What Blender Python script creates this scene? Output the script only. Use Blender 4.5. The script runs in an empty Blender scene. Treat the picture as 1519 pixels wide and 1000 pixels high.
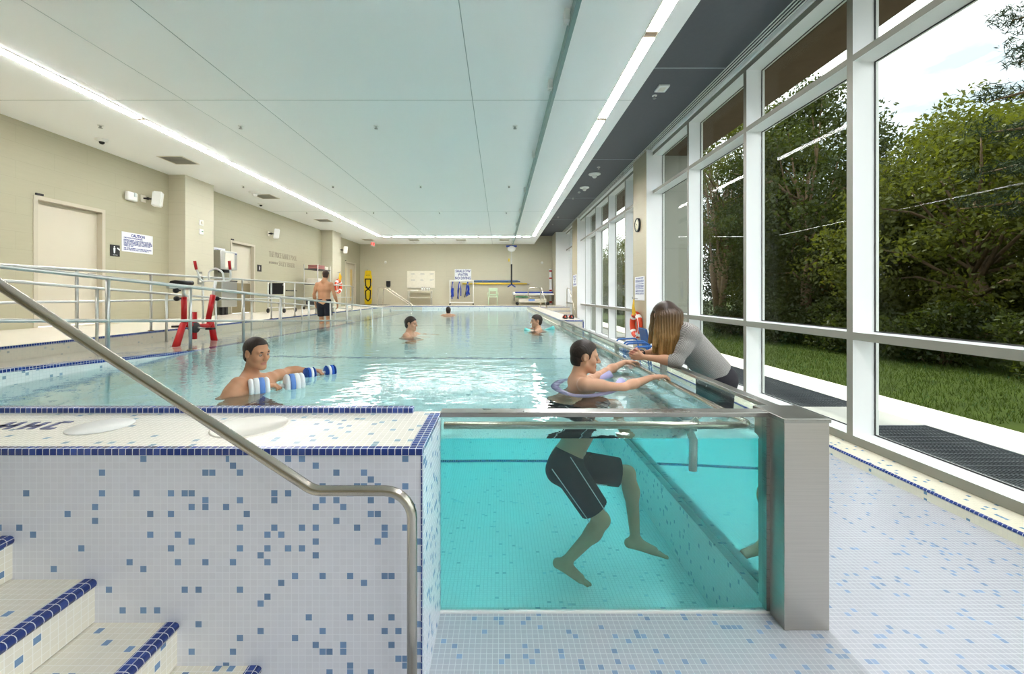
import bpy, bmesh, math, random
import numpy as np
from mathutils import Vector, Matrix, Quaternion
R = random.Random(7)
PI = math.pi
scene = bpy.context.scene
COL = scene.collection
# ------------------------------------------------------------------ calibration
F, VX, VY, CH = 612.0, 741.0, 437.5, 1.63          # focal length (px), vanishing point, eye height
def W(px, py, Y):                                   # point at depth Y seen at a pixel of the photograph
    return Vector(((px-VX)/F*Y, Y, CH-(py-VY)/F*Y))
def WX(px, py, X):                                  # point on a plane of constant X
    return W(px, py, F*X/(px-VX))
def WZ(px, py, z):                                  # point on a level plane
    return W(px, py, (CH-z)*F/(py-VY))
GY = 2.125                                          # plane of the pool's front glass
def U(px, py, Y):                                   # the same, seen through the front glass into the water
    dx, dz = (px-VX)/F, -(py-VY)/F
    n = math.sqrt(1+dx*dx+dz*dz)*1.333
    tx, tz = dx/n, dz/n
    c = math.sqrt(1-tx*tx-tz*tz)
    return Vector((dx*GY+tx/c*(Y-GY), Y, CH+dz*GY+tz/c*(Y-GY)))
WATER, DECK, TOP, PFLOOR = 0.885, 1.05, 1.022, -0.45
T = 0.0272                                          # mosaic pitch
# ------------------------------------------------------------------ objects
BASE = {}
def _base(p):
    while p is not None:
        if p.name in BASE: return BASE[p.name]
        p = p.parent
    return Vector((0,0,0))
def thing(name, label, cat, loc=(0,0,0), group=None, rz=0):
    o = bpy.data.objects.new(name, None); COL.objects.link(o)
    o.location = loc; o.rotation_euler = (0,0,rz); o.empty_display_size = .1
    o['label'] = label; o['category'] = cat
    if group: o['group'] = group
    BASE[o.name] = Vector(loc)
    return o
def tag(o, label, cat, group=None, kind=None):
    o['label'] = label; o['category'] = cat
    if group: o['group'] = group
    if kind: o['kind'] = kind
    return o
def struct(o, label=None):
    o['kind'] = 'structure'
    if label: o['label'] = label
    return o
def link(name, me, parent=None, local=False):
    o = bpy.data.objects.new(name, me); COL.objects.link(o)
    if parent is not None:
        o.parent = parent
        if not local:
            b = _base(parent)
            if b.length > 0: me.transform(Matrix.Translation(-b))
    return o
def obj(name, bm, mats, parent=None, local=False):
    me = bpy.data.meshes.new(name)
    bmesh.ops.recalc_face_normals(bm, faces=bm.faces[:])
    bm.to_mesh(me); bm.free()
    if not isinstance(mats, (list, tuple)): mats = [mats]
    for m in mats: me.materials.append(m)
    if parent is None:                              # a one-mesh thing: origin at its base
        co = np.empty(len(me.vertices)*3, 'f'); me.vertices.foreach_get('co', co); co = co.reshape(-1,3)
        c = (co.min(0)+co.max(0))/2; c[2] = co[:,2].min(); c = Vector([float(v) for v in c])
        me.transform(Matrix.Translation(-c))
        o = link(name, me); o.location = c; BASE[o.name] = c
        return o
    return link(name, me, parent, local)
def dup(root, loc, label=None, group=None, rz=None):
    r = root.copy(); COL.objects.link(r); r.location = loc
    if rz is not None: r.rotation_euler = (0,0,rz)
    if label: r['label'] = label
    if group: r['group'] = group
    BASE[r.name] = Vector(loc)
    for ch in list(root.children):
        c = ch.copy(); COL.objects.link(c); c.parent = r
        for g in list(ch.children):
            d = g.copy(); COL.objects.link(d); d.parent = c
    return r
# ------------------------------------------------------------------ mesh helpers
B = bmesh.new
def box(bm, x0, x1, y0, y1, z0, z1, bev=0, mi=0, seg=2):
    vs = [bm.verts.new((x, y, z)) for x in (x0,x1) for y in (y0,y1) for z in (z0,z1)]
    fs = [bm.faces.new([vs[i] for i in q]) for q in ((0,1,3,2),(4,6,7,5),(0,4,5,1),(2,3,7,6),(0,2,6,4),(1,5,7,3))]
    for f in fs: f.material_index = mi
    if bev:
        es = list({e for f in fs for e in f.edges})
        r = bmesh.ops.bevel(bm, geom=es, offset=bev, segments=seg, profile=.6, affect='EDGES')
        for f in r['faces']: f.smooth = True; f.material_index = mi
    return fs
def obox(bm, c, ax, ay, az, sx, sy, sz, mi=0):      # an oriented box (full sizes)
    c = Vector(c); ax, ay, az = [Vector(v).normalized() for v in (ax, ay, az)]
    vs = [bm.verts.new(c+ax*(sx/2*i)+ay*(sy/2*j)+az*(sz/2*k)) for i in (-1,1) for j in (-1,1) for k in (-1,1)]
    for q in ((0,1,3,2),(4,6,7,5),(0,4,5,1),(2,3,7,6),(0,2,6,4),(1,5,7,3)):
        bm.faces.new([vs[i] for i in q]).material_index = mi
def fillet(pts, r, n=7):
    pts = [Vector(p) for p in pts]
    if r <= 0: return pts
    out = [pts[0]]
    for a, b, c in zip(pts, pts[1:], pts[2:]):
        u, v = (a-b), (c-b)
        lu, lv = u.length, v.length
        u.normalize(); v.normalize()
        ang = u.angle(v)
        if ang > PI-.02: out.append(b); continue
        d = min(r/math.tan(ang/2), lu*.49, lv*.49); rr = d*math.tan(ang/2)
        cen = b+(u+v).normalized()*(rr/math.sin(ang/2))
        s, e = b+u*d-cen, b+v*d-cen
        for i in range(n+1):
            th = s.angle(e); t = i/n
            out.append(cen+(s*math.sin((1-t)*th)+e*math.sin(t*th))/math.sin(th) if th > 1e-3 else cen+s.lerp(e, t))
    out.append(pts[-1])
    return out
def tube(bm, pts, r, seg=12, fil=0, cap=True, mi=0, closed=False):
    pts = fillet(pts, fil)
    n = len(pts)
    rs = r if isinstance(r, (list, tuple)) else [r]*n
    rings = []; up = None
    for i, p in enumerate(pts):
        if closed: t = (pts[(i+1) % n]-pts[i-1]).normalized()
        else: t = (pts[min(i+1,n-1)]-pts[max(i-1,0)]).normalized()
        if up is None:
            up = Vector((0,0,1)) if abs(t.z) < .9 else Vector((0,1,0))
        s = t.cross(up)
        if s.length < 1e-4: s = t.orthogonal()
        s.normalize(); up = s.cross(t).normalized()
        rings.append([bm.verts.new(p+(s*math.cos(2*PI*k/seg)+up*math.sin(2*PI*k/seg))*rs[i]) for k in range(seg)])
    m = n if closed else n-1
    for i in range(m):
        a, b = rings[i], rings[(i+1) % n]
        for k in range(seg):
            f = bm.faces.new((a[k], a[(k+1)%seg], b[(k+1)%seg], b[k])); f.smooth = True; f.material_index = mi
    if cap and not closed:
        bm.faces.new(rings[0][::-1]).material_index = mi; bm.faces.new(rings[-1]).material_index = mi
def lathe(bm, c, axis, prof, seg=24, mi=0, mis=None):  # prof = [(along axis, radius)]
    c = Vector(c); t = Vector(axis).normalized(); s = t.orthogonal().normalized(); u = t.cross(s)
    rings = []
    for h, r in prof:
        if r < 1e-6: rings.append([bm.verts.new(c+t*h)])
        else: rings.append([bm.verts.new(c+t*h+(s*math.cos(2*PI*k/seg)+u*math.sin(2*PI*k/seg))*r) for k in range(seg)])
    for i in range(len(prof)-1):
        a, b = rings[i], rings[i+1]
        for k in range(seg):
            k2 = (k+1) % seg
            if len(a) == 1 and len(b) == 1: continue
            if len(a) == 1: vs = (a[0], b[k2], b[k])
            elif len(b) == 1: vs = (a[k], a[k2], b[0])
            else: vs = (a[k], a[k2], b[k2], b[k])
            f = bm.faces.new(vs); f.smooth = True; f.material_index = mis[i] if mis else mi
def disc(bm, c, axis, r, h, seg=28, mi=0, e=None):
    e = min(h, r)*.2 if e is None else e
    lathe(bm, c, axis, [(0,0),(0,r-e),(e,r),(h-e,r),(h,r-e),(h,0)], seg, mi)
def ball(bm, c, rad, seg=16, mi=0):
    if not isinstance(rad, (tuple, list)): rad = (rad,)*3
    n = seg//2
    c = Vector(c); rows = []
    for i in range(n+1):
        a = PI*i/n
        if i in (0, n): rows.append([bm.verts.new(c+Vector((0,0,rad[2]*math.cos(a))))])
        else: rows.append([bm.verts.new(c+Vector((rad[0]*math.sin(a)*math.cos(2*PI*k/seg), rad[1]*math.sin(a)*math.sin(2*PI*k/seg), rad[2]*math.cos(a)))) for k in range(seg)])
    for i in range(n):
        a, b = rows[i], rows[i+1]
        for k in range(seg):
            k2 = (k+1) % seg
            vs = (a[0], b[k], b[k2]) if len(a) == 1 else ((a[k], b[0], a[k2]) if len(b) == 1 else (a[k], b[k], b[k2], a[k2]))
            f = bm.faces.new(vs); f.smooth = True; f.material_index = mi
def quad(bm, a, b, c, d, mi=0):
    f = bm.faces.new([bm.verts.new(v) for v in (a,b,c,d)]); f.material_index = mi; return f
def prism(bm, poly, axis, a0, a1, mi=0):            # polygon in the plane across `axis`, extruded a0..a1
    def mk(p, a):
        return {'x': (a,p[0],p[1]), 'y': (p[0],a,p[1]), 'z': (p[0],p[1],a)}[axis]
    v0 = [bm.verts.new(mk(p, a0)) for p in poly]; v1 = [bm.verts.new(mk(p, a1)) for p in poly]
    n = len(poly)
    for i in range(n):
        bm.faces.new((v0[i], v0[(i+1)%n], v1[(i+1)%n], v1[i])).material_index = mi
    bm.faces.new(v0).material_index = mi; bm.faces.new(v1[::-1]).material_index = mi
def text(name, body, mat, parent, c, right, up, h, depth=.002, align='CENTER', spacing=1.0, width=None, bold=.0, line=1.0):
    cu = bpy.data.curves.new(name, 'FONT'); cu.body = body; cu.size = h*1.4; cu.align_x = align; cu.align_y = 'CENTER'
    cu.extrude = depth/2; cu.resolution_u = 2; cu.space_line = line; cu.space_character = spacing; cu.offset = bold*h
    o = bpy.data.objects.new('tmp', cu); COL.objects.link(o)
    bpy.context.view_layer.update()
    dg = bpy.context.evaluated_depsgraph_get()
    me = bpy.data.meshes.new_from_object(o.evaluated_get(dg))
    bpy.data.objects.remove(o); bpy.data.curves.remove(cu)
    co = np.empty(len(me.vertices)*3, 'f'); me.vertices.foreach_get('co', co); co = co.reshape(-1,3)
    k = 1.0
    if width and len(co): k = width/max(1e-6, float(co[:,0].max()-co[:,0].min()))
    r, u = Vector(right).normalized(), Vector(up).normalized(); n = r.cross(u)
    m = Matrix(((r.x*k,u.x,n.x,c[0]),(r.y*k,u.y,n.y,c[1]),(r.z*k,u.z,n.z,c[2]),(0,0,0,1)))
    me.transform(m); me.materials.clear(); me.materials.append(mat); me.name = name
    return link(name, me, parent)
# ------------------------------------------------------------------ materials
def lin(c):
    return tuple((v/12.92 if v <= .04045 else ((v+.055)/1.055)**2.4) for v in [x/255 for x in c])+(1,)
class NT:
    def __init__(s, name):
        s.m = bpy.data.materials.new(name); s.m.use_nodes = True; s.t = s.m.node_tree; s.t.nodes.clear()
        s.out = s.t.nodes.new('ShaderNodeOutputMaterial')
    def n(s, typ, **kw):
        nd = s.t.nodes.new('ShaderNode'+typ)
        for k, v in kw.items(): setattr(nd, k, v)
        return nd
    def l(s, a, b): s.t.links.new(a, b)
    def set(s, sock, v):
        if hasattr(v, 'links') or isinstance(v, bpy.types.NodeSocket): s.l(v, sock)
        else: sock.default_value = v
    def math(s, op, a, b=0.0, clamp=False):
        nd = s.n('Math', operation=op); nd.use_clamp = clamp
        s.set(nd.inputs[0], a); s.set(nd.inputs[1], b); return nd.outputs[0]
    def mix(s, fac, a, b, blend='MIX'):
        nd = s.n('Mix', data_type='RGBA', blend_type=blend)
        s.set(nd.inputs[0], fac); s.set(nd.inputs[6], a); s.set(nd.inputs[7], b); return nd.outputs[2]
    def noise(s, scale, detail=3, vec=None, rough=.5):
        nd = s.n('TexNoise'); nd.inputs['Scale'].default_value = scale; nd.inputs['Detail'].default_value = detail; nd.inputs['Roughness'].default_value = rough
        if vec is not None: s.l(vec, nd.inputs['Vector'])
        return nd.outputs['Fac']
    def pos(s, scale=None):
        g = s.n('NewGeometry').outputs['Position']
        if scale:
            mp = s.n('Mapping'); mp.inputs['Scale'].default_value = scale; s.l(g, mp.inputs['Vector']); return mp.outputs[0]
        return g
    def objc(s, scale=None):
        g = s.n('TexCoord').outputs['Object']
        if scale:
            mp = s.n('Mapping'); mp.inputs['Scale'].default_value = scale; s.l(g, mp.inputs['Vector']); return mp.outputs[0]
        return g
    def princ(s, base, rough=.5, metal=0, spec=.5, **kw):
        p = s.n('BsdfPrincipled')
        s.set(p.inputs['Base Color'], base); s.set(p.inputs['Roughness'], rough); s.set(p.inputs['Metallic'], metal)
        p.inputs['Specular IOR Level'].default_value = spec
        for k, v in kw.items(): s.set(p.inputs[k], v)
        s.l(p.outputs[0], s.out.inputs['Surface']); return p
    def bump(s, p, h, strength=.2, dist=.01):
        b = s.n('Bump'); b.inputs['Strength'].default_value = strength; b.inputs['Distance'].default_value = dist
        s.set(b.inputs['Height'], h); s.l(b.outputs[0], p.inputs['Normal'])
def plain(name, c, rough=.5, metal=0, spec=.4, var=.06, scale=9, **kw):
    t = NT(name); c = lin(c)
    f = t.noise(scale, 3, t.objc())
    d = tuple(x*(1-var*2) for x in c[:3])+(1,)
    b = t.mix(f, d, tuple(min(1, x*(1+var)) for x in c[:3])+(1,))
    t.princ(b, rough, metal, spec, **kw)
    return t.m
def mosaic(name, white=(236,236,232), blue=(122,158,196), dens=.07, grout=(226,228,230), rough=.25, grad=None, gw=.09, tint=None):
    t = NT(name)
    g = t.n('NewGeometry'); sp = t.n('SeparateXYZ'); t.l(g.outputs['Position'], sp.inputs[0])
    sn = t.n('SeparateXYZ'); t.l(g.outputs['True Normal'], sn.inputs[0])
    nx = t.math('GREATER_THAN', t.math('ABSOLUTE', sn.outputs[0]), .6)
    nz = t.math('GREATER_THAN', t.math('ABSOLUTE', sn.outputs[2]), .6)
    def sel(f, a, b):
        return t.math('ADD', t.math('MULTIPLY', a, t.math('SUBTRACT', 1.0, f)), t.math('MULTIPLY', b, f))
    X_, Y_, Z_ = (t.math('ADD', sp.outputs[i], o) for i, o in enumerate((39.9898, 39.988, 39.9951)))
    u = t.math('DIVIDE', sel(nx, X_, Y_), T); v = t.math('DIVIDE', sel(nz, Z_, Y_), T)
    cu, cv = t.math('FLOOR', u), t.math('FLOOR', v)
    cmb = t.n('CombineXYZ'); t.l(cu, cmb.inputs[0]); t.l(cv, cmb.inputs[1]); t.l(t.math('ADD', nx, t.math('MULTIPLY', nz, 2.0)), cmb.inputs[2])
    wn = t.n('TexWhiteNoise'); t.l(cmb.outputs[0], wn.inputs[0])
    if grad:                                        # density changes along X, as laid
        mr = t.n('MapRange'); t.l(sp.outputs[0], mr.inputs[0])
        mr.inputs[1].default_value, mr.inputs[2].default_value, mr.inputs[3].default_value, mr.inputs[4].default_value = grad
        d = mr.outputs[0]
    else: d = dens
    isb = t.math('LESS_THAN', wn.outputs['Value'], d)
    sc = t.n('SeparateColor'); t.l(wn.outputs['Color'], sc.inputs[0])
    w2 = tuple(x*.955 for x in lin(white)[:3])+(1,)
    base = t.mix(sc.outputs[1], lin(white), w2)
    b2 = tuple(x*.75 for x in lin(blue)[:3])+(1,)
    bl = t.mix(sc.outputs[2], lin(blue), b2)
    col = t.mix(isb, base, bl)
    fu, fv = t.math('FRACT', u), t.math('FRACT', v)
    gr = t.math('MAXIMUM', t.math('LESS_THAN', fu, gw), t.math('LESS_THAN', fv, gw))
    col = t.mix(gr, col, lin(grout))
    t.princ(col, t.math('ADD', t.math('MULTIPLY', gr, .35), rough), 0, .5)
    return t.m
M = {}
M['floor_tile'] = mosaic('floor mosaic', (184,186,194), (150,172,204), .075, (203,206,208), .22)
M['wall_tile'] = mosaic('wall mosaic', (226,227,236), (124,156,198), .07, (228,230,238), .22, grad=(-2.0, -.35, .025, .12))
M['top_tile'] = mosaic('bench mosaic', (236,232,220), (158,186,200), .05, (242,238,228), .25, grad=(-2.4, -.35, .02, .09))
M['step_tile'] = mosaic('step mosaic', (234,229,214), (120,152,190), .065, (238,236,228), .25)
M['pool_tile'] = mosaic('pool mosaic', (250,251,250), (216,234,240), .02, (214,220,218), .3)
M['pool_wall_tile'] = mosaic('pool wall mosaic', (232,236,234), (150,180,200), .05, (214,220,218), .3)
M['deck_tile'] = mosaic('deck mosaic', (226,219,202), (200,205,200), .02, (222,214,196), .25)
M['blue_tile'] = mosaic('navy border mosaic', (34,58,132), (52,80,160), .3, (212,218,228), .18, gw=.1)
M['sill_tile'] = mosaic('curb mosaic', (240,234,212), (120,160,190), .06, (226,220,200), .25)
def wall_mat(name, c, pan=(1.2, .30)):
    t = NT(name)
    p = t.pos()
    n1 = t.noise(3.0, 5, t.pos((1.2, 1.2, 9)), .6)
    n2 = t.noise(.6, 2, p)
    a = lin(c); b = tuple(x*.86 for x in a[:3])+(1,)
    col = t.mix(t.math('ADD', t.math('MULTIPLY', n1, .6), t.math('MULTIPLY', n2, .4)), b, a)
    sp = t.n('SeparateXYZ'); t.l(p, sp.inputs[0])
    s = t.math('ADD', sp.outputs[0], sp.outputs[1])
    row = t.math('FLOOR', t.math('DIVIDE', sp.outputs[2], pan[1]))
    off = t.math('MULTIPLY', t.math('MODULO', row, 2.0), pan[0]*.5)
    fu = t.math('FRACT', t.math('DIVIDE', t.math('ADD', t.math('ADD', s, off), 60.0), pan[0]))
    fv = t.math('FRACT', t.math('DIVIDE', sp.outputs[2], pan[1]))
    j = t.math('MAXIMUM', t.math('LESS_THAN', fu, .004), t.math('LESS_THAN', fv, .014))
    col = t.mix(t.math('MULTIPLY', j, .35), col, tuple(x*.55 for x in a[:3])+(1,))
    t.princ(col, .5, 0, .3)
    return t.m
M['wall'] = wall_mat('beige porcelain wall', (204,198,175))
M['wall_dimmed'] = wall_mat('beige porcelain wall, left', (182,177,151))  # same paint as the far wall; shade mixed into its colour against lamp glow
M['wall_right'] = wall_mat('tan stone pilaster', (188,179,152), (.6,.3))
def steel(name, c=(176,174,168), rough=.28, scale=(3,3,160), var=.14):
    t = NT(name)
    f = t.noise(2.0, 4, t.objc(scale))
    a = lin(c); b = tuple(x*(1-var*1.4) for x in a[:3])+(1,)
    p = t.princ(t.mix(f, b, a), t.math('ADD', t.math('MULTIPLY', f, var), rough), 1.0)
    return t.m
M['steel'] = steel('brushed stainless steel', rough=.22)
M['steel_pillar'] = steel('brushed steel cladding', (196,190,182), .3, (2,2,110))
M['rail_steel'] = steel('satin handrail steel', (196,190,178), .24, (3,3,3), .02)
M['galv'] = steel('galvanised rail steel', (205,205,200), .34, (5,5,5), .04)
M['ceiling'] = plain('matt white ceiling', (250,250,250), .75, var=.01, scale=.5)
M['soffit'] = plain('charcoal soffit board', (88,92,98), .6, var=.05, scale=14)
M['frame'] = plain('white aluminium frame', (236,238,238), .35, var=.01)
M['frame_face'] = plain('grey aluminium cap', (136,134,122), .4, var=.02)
M['white'] = plain('white plastic', (236,236,232), .4, var=.02)
M['offwhite'] = plain('cream painted metal', (222,216,200), .45, var=.03)
M['door'] = plain('greige door paint', (206,198,178), .45, var=.02, scale=2)
M['door_frame'] = plain('stone door frame paint', (196,188,168), .45, var=.02)
M['black'] = plain('black rubber', (26,26,27), .5, var=.1)
M['darkgrey'] = plain('dark grey plastic', (62,62,62), .5)
M['brown'] = plain('bronze plate', (120,98,60), .5)
M['red'] = plain('red powder coat', (190,22,26), .35, var=.05)
M['navy'] = plain('navy lettering', (38,54,140), .5)
M['grey_letter'] = plain('pewter lettering', (160,152,132), .5, metal=.0)
M['sign_white'] = plain('white sign face', (236,238,240), .4, var=.01)
M['blueplastic'] = plain('royal blue foam', (34,92,190), .6)
M['bluefoam'] = plain('soft blue foam stripe', (110,150,220), .7)
M['whitefoam'] = plain('white foam', (238,240,240), .7, var=.03)
M['lavender'] = plain('lavender foam', (176,172,214), .75)
M['aqua'] = plain('aqua foam', (120,215,210), .75)
M['chairblue'] = plain('blue chair plastic', (58,98,150), .45)
M['framedblue'] = plain('blue enamel tube', (58,110,180), .35)
M['orange'] = plain('orange red lifebuoy', (222,72,32), .5)
M['yellow'] = plain('yellow plastic', (238,205,30), .45)
M['yellow_rope'] = plain('yellow rope', (228,180,40), .8, var=.2, scale=60)
M['mint'] = plain('pale mint plastic', (206,226,196), .45)
M['green'] = plain('green strap', (30,120,70), .6)
M['clock_face'] = plain('cream clock face', (236,226,196), .4)
M['gurneyblue'] = plain('blue vinyl pad', (50,78,170), .5)
M['beltblue'] = plain('blue float belt', (36,70,178), .7, var=.15)
M['purple_grey'] = plain('mauve towel', (176,120,112), .9)
M['towel'] = plain('white towel', (228,222,208), .95)
M['skin'] = plain('fair skin', (206,158,128), .5, spec=.35, var=.05, scale=14)
M['skin2'] = plain('tanned skin', (200,146,110), .5, spec=.35, var=.05, scale=14)
M['lip'] = plain('lip skin', (188,124,104), .45)
M['eyewhite'] = plain('eye', (158,132,116), .35)
M['iris'] = plain('brown iris', (58,40,30), .3)
M['hair_dark'] = plain('dark brown hair', (50,38,31), .5, var=.25, scale=90)
M['hair_brown'] = plain('brown hair', (70,48,34), .5, var=.2, scale=60)
M['shorts_brown'] = plain('dark charcoal brown board shorts', (44,38,40), .8, var=.12, scale=30)
M['piping'] = plain('white piping', (205,210,212), .7)
M['maroon'] = plain('maroon swim trunks', (92,22,30), .8)
M['navyshorts'] = plain('navy swim shorts', (26,28,40), .8)
M['skirt'] = plain('charcoal skirt', (46,44,50), .85, var=.1, scale=40)
t = NT('grey striped knit')                          # fine horizontal stripes that follow the shirt
sp = t.n('SeparateXYZ'); t.l(t.objc(), sp.inputs[0])
s = t.math('ADD', t.math('MULTIPLY', sp.outputs[2], 1.0), t.math('MULTIPLY', sp.outputs[0], -.75))
s = t.math('ADD', s, t.math('MULTIPLY', t.noise(9, 2, t.objc()), .012))
f = t.math('FRACT', t.math('MULTIPLY', s, 100.0))
w = t.math('LESS_THAN', f, .45)
c = t.mix(w, lin((206,203,197)), lin((104,102,102)))
c = t.mix(t.noise(120, 2, t.objc()), c, lin((140,137,134)))
t.princ(c, .9, 0, .1); M['knit'] = t.m
t = NT('ombre long hair')
n1 = t.noise(30, 3, t.objc((6, 6, .6)))
sp = t.n('SeparateXYZ'); t.l(t.objc(), sp.inputs[0])
mr = t.n('MapRange'); t.l(sp.outputs[2], mr.inputs[0]); mr.inputs[1].default_value = 1.15; mr.inputs[2].default_value = 1.5
mr.inputs[3].default_value = 1; mr.inputs[4].default_value = 0
c = t.mix(mr.outputs[0], lin((58,40,28)), lin((196,152,88)))
c = t.mix(t.math('MULTIPLY', n1, .55), c, lin((58,40,28)))
t.princ(c, .42, 0, .5); M['hair_long'] = t.m
# glass, water
def glass(name, tint, ior=1.45):
    t = NT(name)
    fr = t.n('Fresnel'); bf = t.n('NewGeometry').outputs['Backfacing']   # both faces of the sheet reflect like its front
    t.l(t.math('ADD', t.math('MULTIPLY', bf, 1/ior-ior), ior), fr.inputs['IOR'])
    tr = t.n('BsdfTransparent'); tr.inputs['Color'].default_value = tint
    gl = t.n('BsdfGlossy'); gl.inputs['Roughness'].default_value = 0.0
    mx = t.n('MixShader'); t.l(fr.outputs[0], mx.inputs[0]); t.l(tr.outputs[0], mx.inputs[1]); t.l(gl.outputs[0], mx.inputs[2])
    t.l(mx.outputs[0], t.out.inputs['Surface'])
    return t.m
M['window_glass'] = glass('window glass', (.88,.90,.86,1), 1.11)
M['pool_glass'] = glass('pool glass', (.90,.97,.95,1), 1.4)
def water_mat(name, bump):
    t = NT(name)
    g = t.n('BsdfGlass'); g.inputs['IOR'].default_value = 1.333; g.inputs['Roughness'].default_value = 0.0
    g.inputs['Color'].default_value = (1,1,1,1)
    if bump:
        h = t.math('ADD', t.noise(4.5, 2, t.pos((.8,1.0,1))), t.math('MULTIPLY', t.noise(15.0, 2, t.pos((.7,1,1))), .35))
        b = t.n('Bump'); b.inputs['Strength'].default_value = .30; b.inputs['Distance'].default_value = .021
        t.l(h, b.inputs['Height']); t.l(b.outputs[0], g.inputs['Normal'])
    t.l(g.outputs[0], t.out.inputs['Surface'])
    v = t.n('VolumeAbsorption'); v.inputs['Color'].default_value = (.33,.958,.980,1); v.inputs['Density'].default_value = .25
    t.l(v.outputs[0], t.out.inputs['Volume'])
    return t.m
M['water_top'] = water_mat('rippled pool water', True)
M['water_side'] = water_mat('pool water', False)
def emis(name, c, s):
    t = NT(name); e = t.n('Emission'); e.inputs['Color'].default_value = lin(c); e.inputs['Strength'].default_value = s
    t.l(e.outputs[0], t.out.inputs['Surface']); return t.m
M['lamp'] = emis('fluorescent diffuser', (252,250,252), 46)
M['exit_lamp'] = emis('lit exit lettering', (235,30,30), 2)
# ================================================================== THE SETTING
LX, RX, FY, BY, CZ, SZ = -8.15, 3.65, 24.1, -5.0, 4.59, 5.08
# lower floor in front of and beside the pool
bm = B(); box(bm, -6, 3.38, BY, 2.112, -.12, 0); box(bm, 1.485, 3.38, 2.112, 19.9, -.12, 0)
struct(obj('floor', bm, M['floor_tile']))
# ramp, curb and decks
SL = .0625
def ramp_z(y): return .925-SL*(y-3.31)
def curb_z(y): return 1.03-SL*(y-3.31)
EX, CX = -5.55, -4.03                                # deck edge, ramp curb (pool face)
bm = B(); prism(bm, [(0,ramp_z(0)),(20,ramp_z(20)),(20,-.6),(0,-.6)], 'x', EX, CX-.11)
struct(obj('pool_ramp', bm, M['deck_tile']))
bm = B(); prism(bm, [(0,curb_z(0)-.03),(20,curb_z(20)-.03),(20,-.6),(0,-.6)], 'x', CX-.11, CX)
struct(obj('ramp_curb', bm, M['pool_wall_tile']))
bm = B(); prism(bm, [(0,curb_z(0)),(20,curb_z(20)),(20,curb_z(20)-.032),(0,curb_z(0)-.032)], 'x', CX-.112, CX+.003)
struct(obj('trim_1', bm, M['blue_tile']))
bm = B(); box(bm, LX-.1, EX-.002, BY, FY, -.2, DECK-.028); box(bm, EX-.004, 3.3, 21.5, FY, -.2, DECK)
box(bm, LX-.1, EX-.04, BY, FY, DECK-.03, DECK)
struct(obj('pool_deck', bm, M['deck_tile']))
bm = B(); box(bm, EX-.04, EX, BY, 21.5, DECK-.032, DECK+.001)
struct(obj('trim_2', bm, M['blue_tile']))
bm = B(); box(bm, EX, 2.0, 21.46, 21.50, DECK-.03, DECK+.001)
struct(obj('trim_3', bm, M['blue_tile']))
# pool basin
bm = B()
pr = [(2.14,PFLOOR),(6.3,PFLOOR),(11.2,-.10),(21.5,-.10)]
for (y0,z0),(y1,z1) in zip(pr, pr[1:]):
    box_pts = [(y0,z0),(y1,z1),(y1,z1-.15),(y0,z0-.15)]
    prism(bm, box_pts, 'x', CX, 1.50)
struct(obj('pool_floor', bm, M['pool_tile']))
bm = B()
box(bm, -.5, 1.485, 2.112, 2.16, -.6, -.001); box(bm, 1.40, 1.484, 2.16, 9.8, -.6, -.0005)
box(bm, CX, 2.0, 21.46, 21.6, -.3, DECK-.03)
struct(obj('pool_wall', bm, M['pool_wall_tile']))
for i, yy in enumerate((6.3, 11.2)):
    z = PFLOOR if i == 0 else -.10
    bm = B(); box(bm, CX, 1.40, yy-.03, yy+.03, z-.02, z+.012)
    struct(obj('trim_%d' % (4+i), bm, M['blue_tile']))
# tiled bench wall beside the glass
FY0, FY1, BX = 1.628, 2.15, -.305
bm = B(); box(bm, -5.6, BX, FY0, FY1, -.1, TOP)
for f in bm.faces:
    if f.normal.z > .5 or f.calc_center_median().z > TOP-.001: f.material_index = 1
struct(obj('bench_wall', bm, [M['wall_tile'], M['top_tile']]))
g = .0015
bm = B()                                              # navy border: front rim, side rim, corner strip
box(bm, -5.6, BX+g, FY0-g*2, FY0+T*1.05, TOP-T, TOP+g, .004)
box(bm, BX-2*T-.002, BX+g*2, FY0+T, 2.118, TOP-.02, TOP+g, .003)
box(bm, BX-.004, BX+g*2, FY0-g*2, FY0+.006, 0, TOP-T, 0)
struct(obj('trim_6', bm, M['blue_tile']))
bm = B(); box(bm, -5.6, -.445, 2.112, 2.16, TOP-.01, TOP+.030, .006)
struct(obj('trim_7', bm, M['blue_tile']))
# foreground stair: treads, risers, navy nosings
bm = B(); bn = B()
x = -.939; z = .168; n = 0
while n < 6:
    box(bm, -6, x-.008, -.2, FY0, z-.168, z-.002)
    tube(bn, [(x-.016,-.2,z-.0165),(x-.016,FY0-.001,z-.0165)], .0175, 12)
    box(bn, x-.050, x-.016, -.2, FY0-.001, z-.01, z+.001)
    x -= .325; z += .1705; n += 1
struct(obj('foreground_stair', bm, M['step_tile'])); struct(obj('trim_8', bn, M['blue_tile']))
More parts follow.
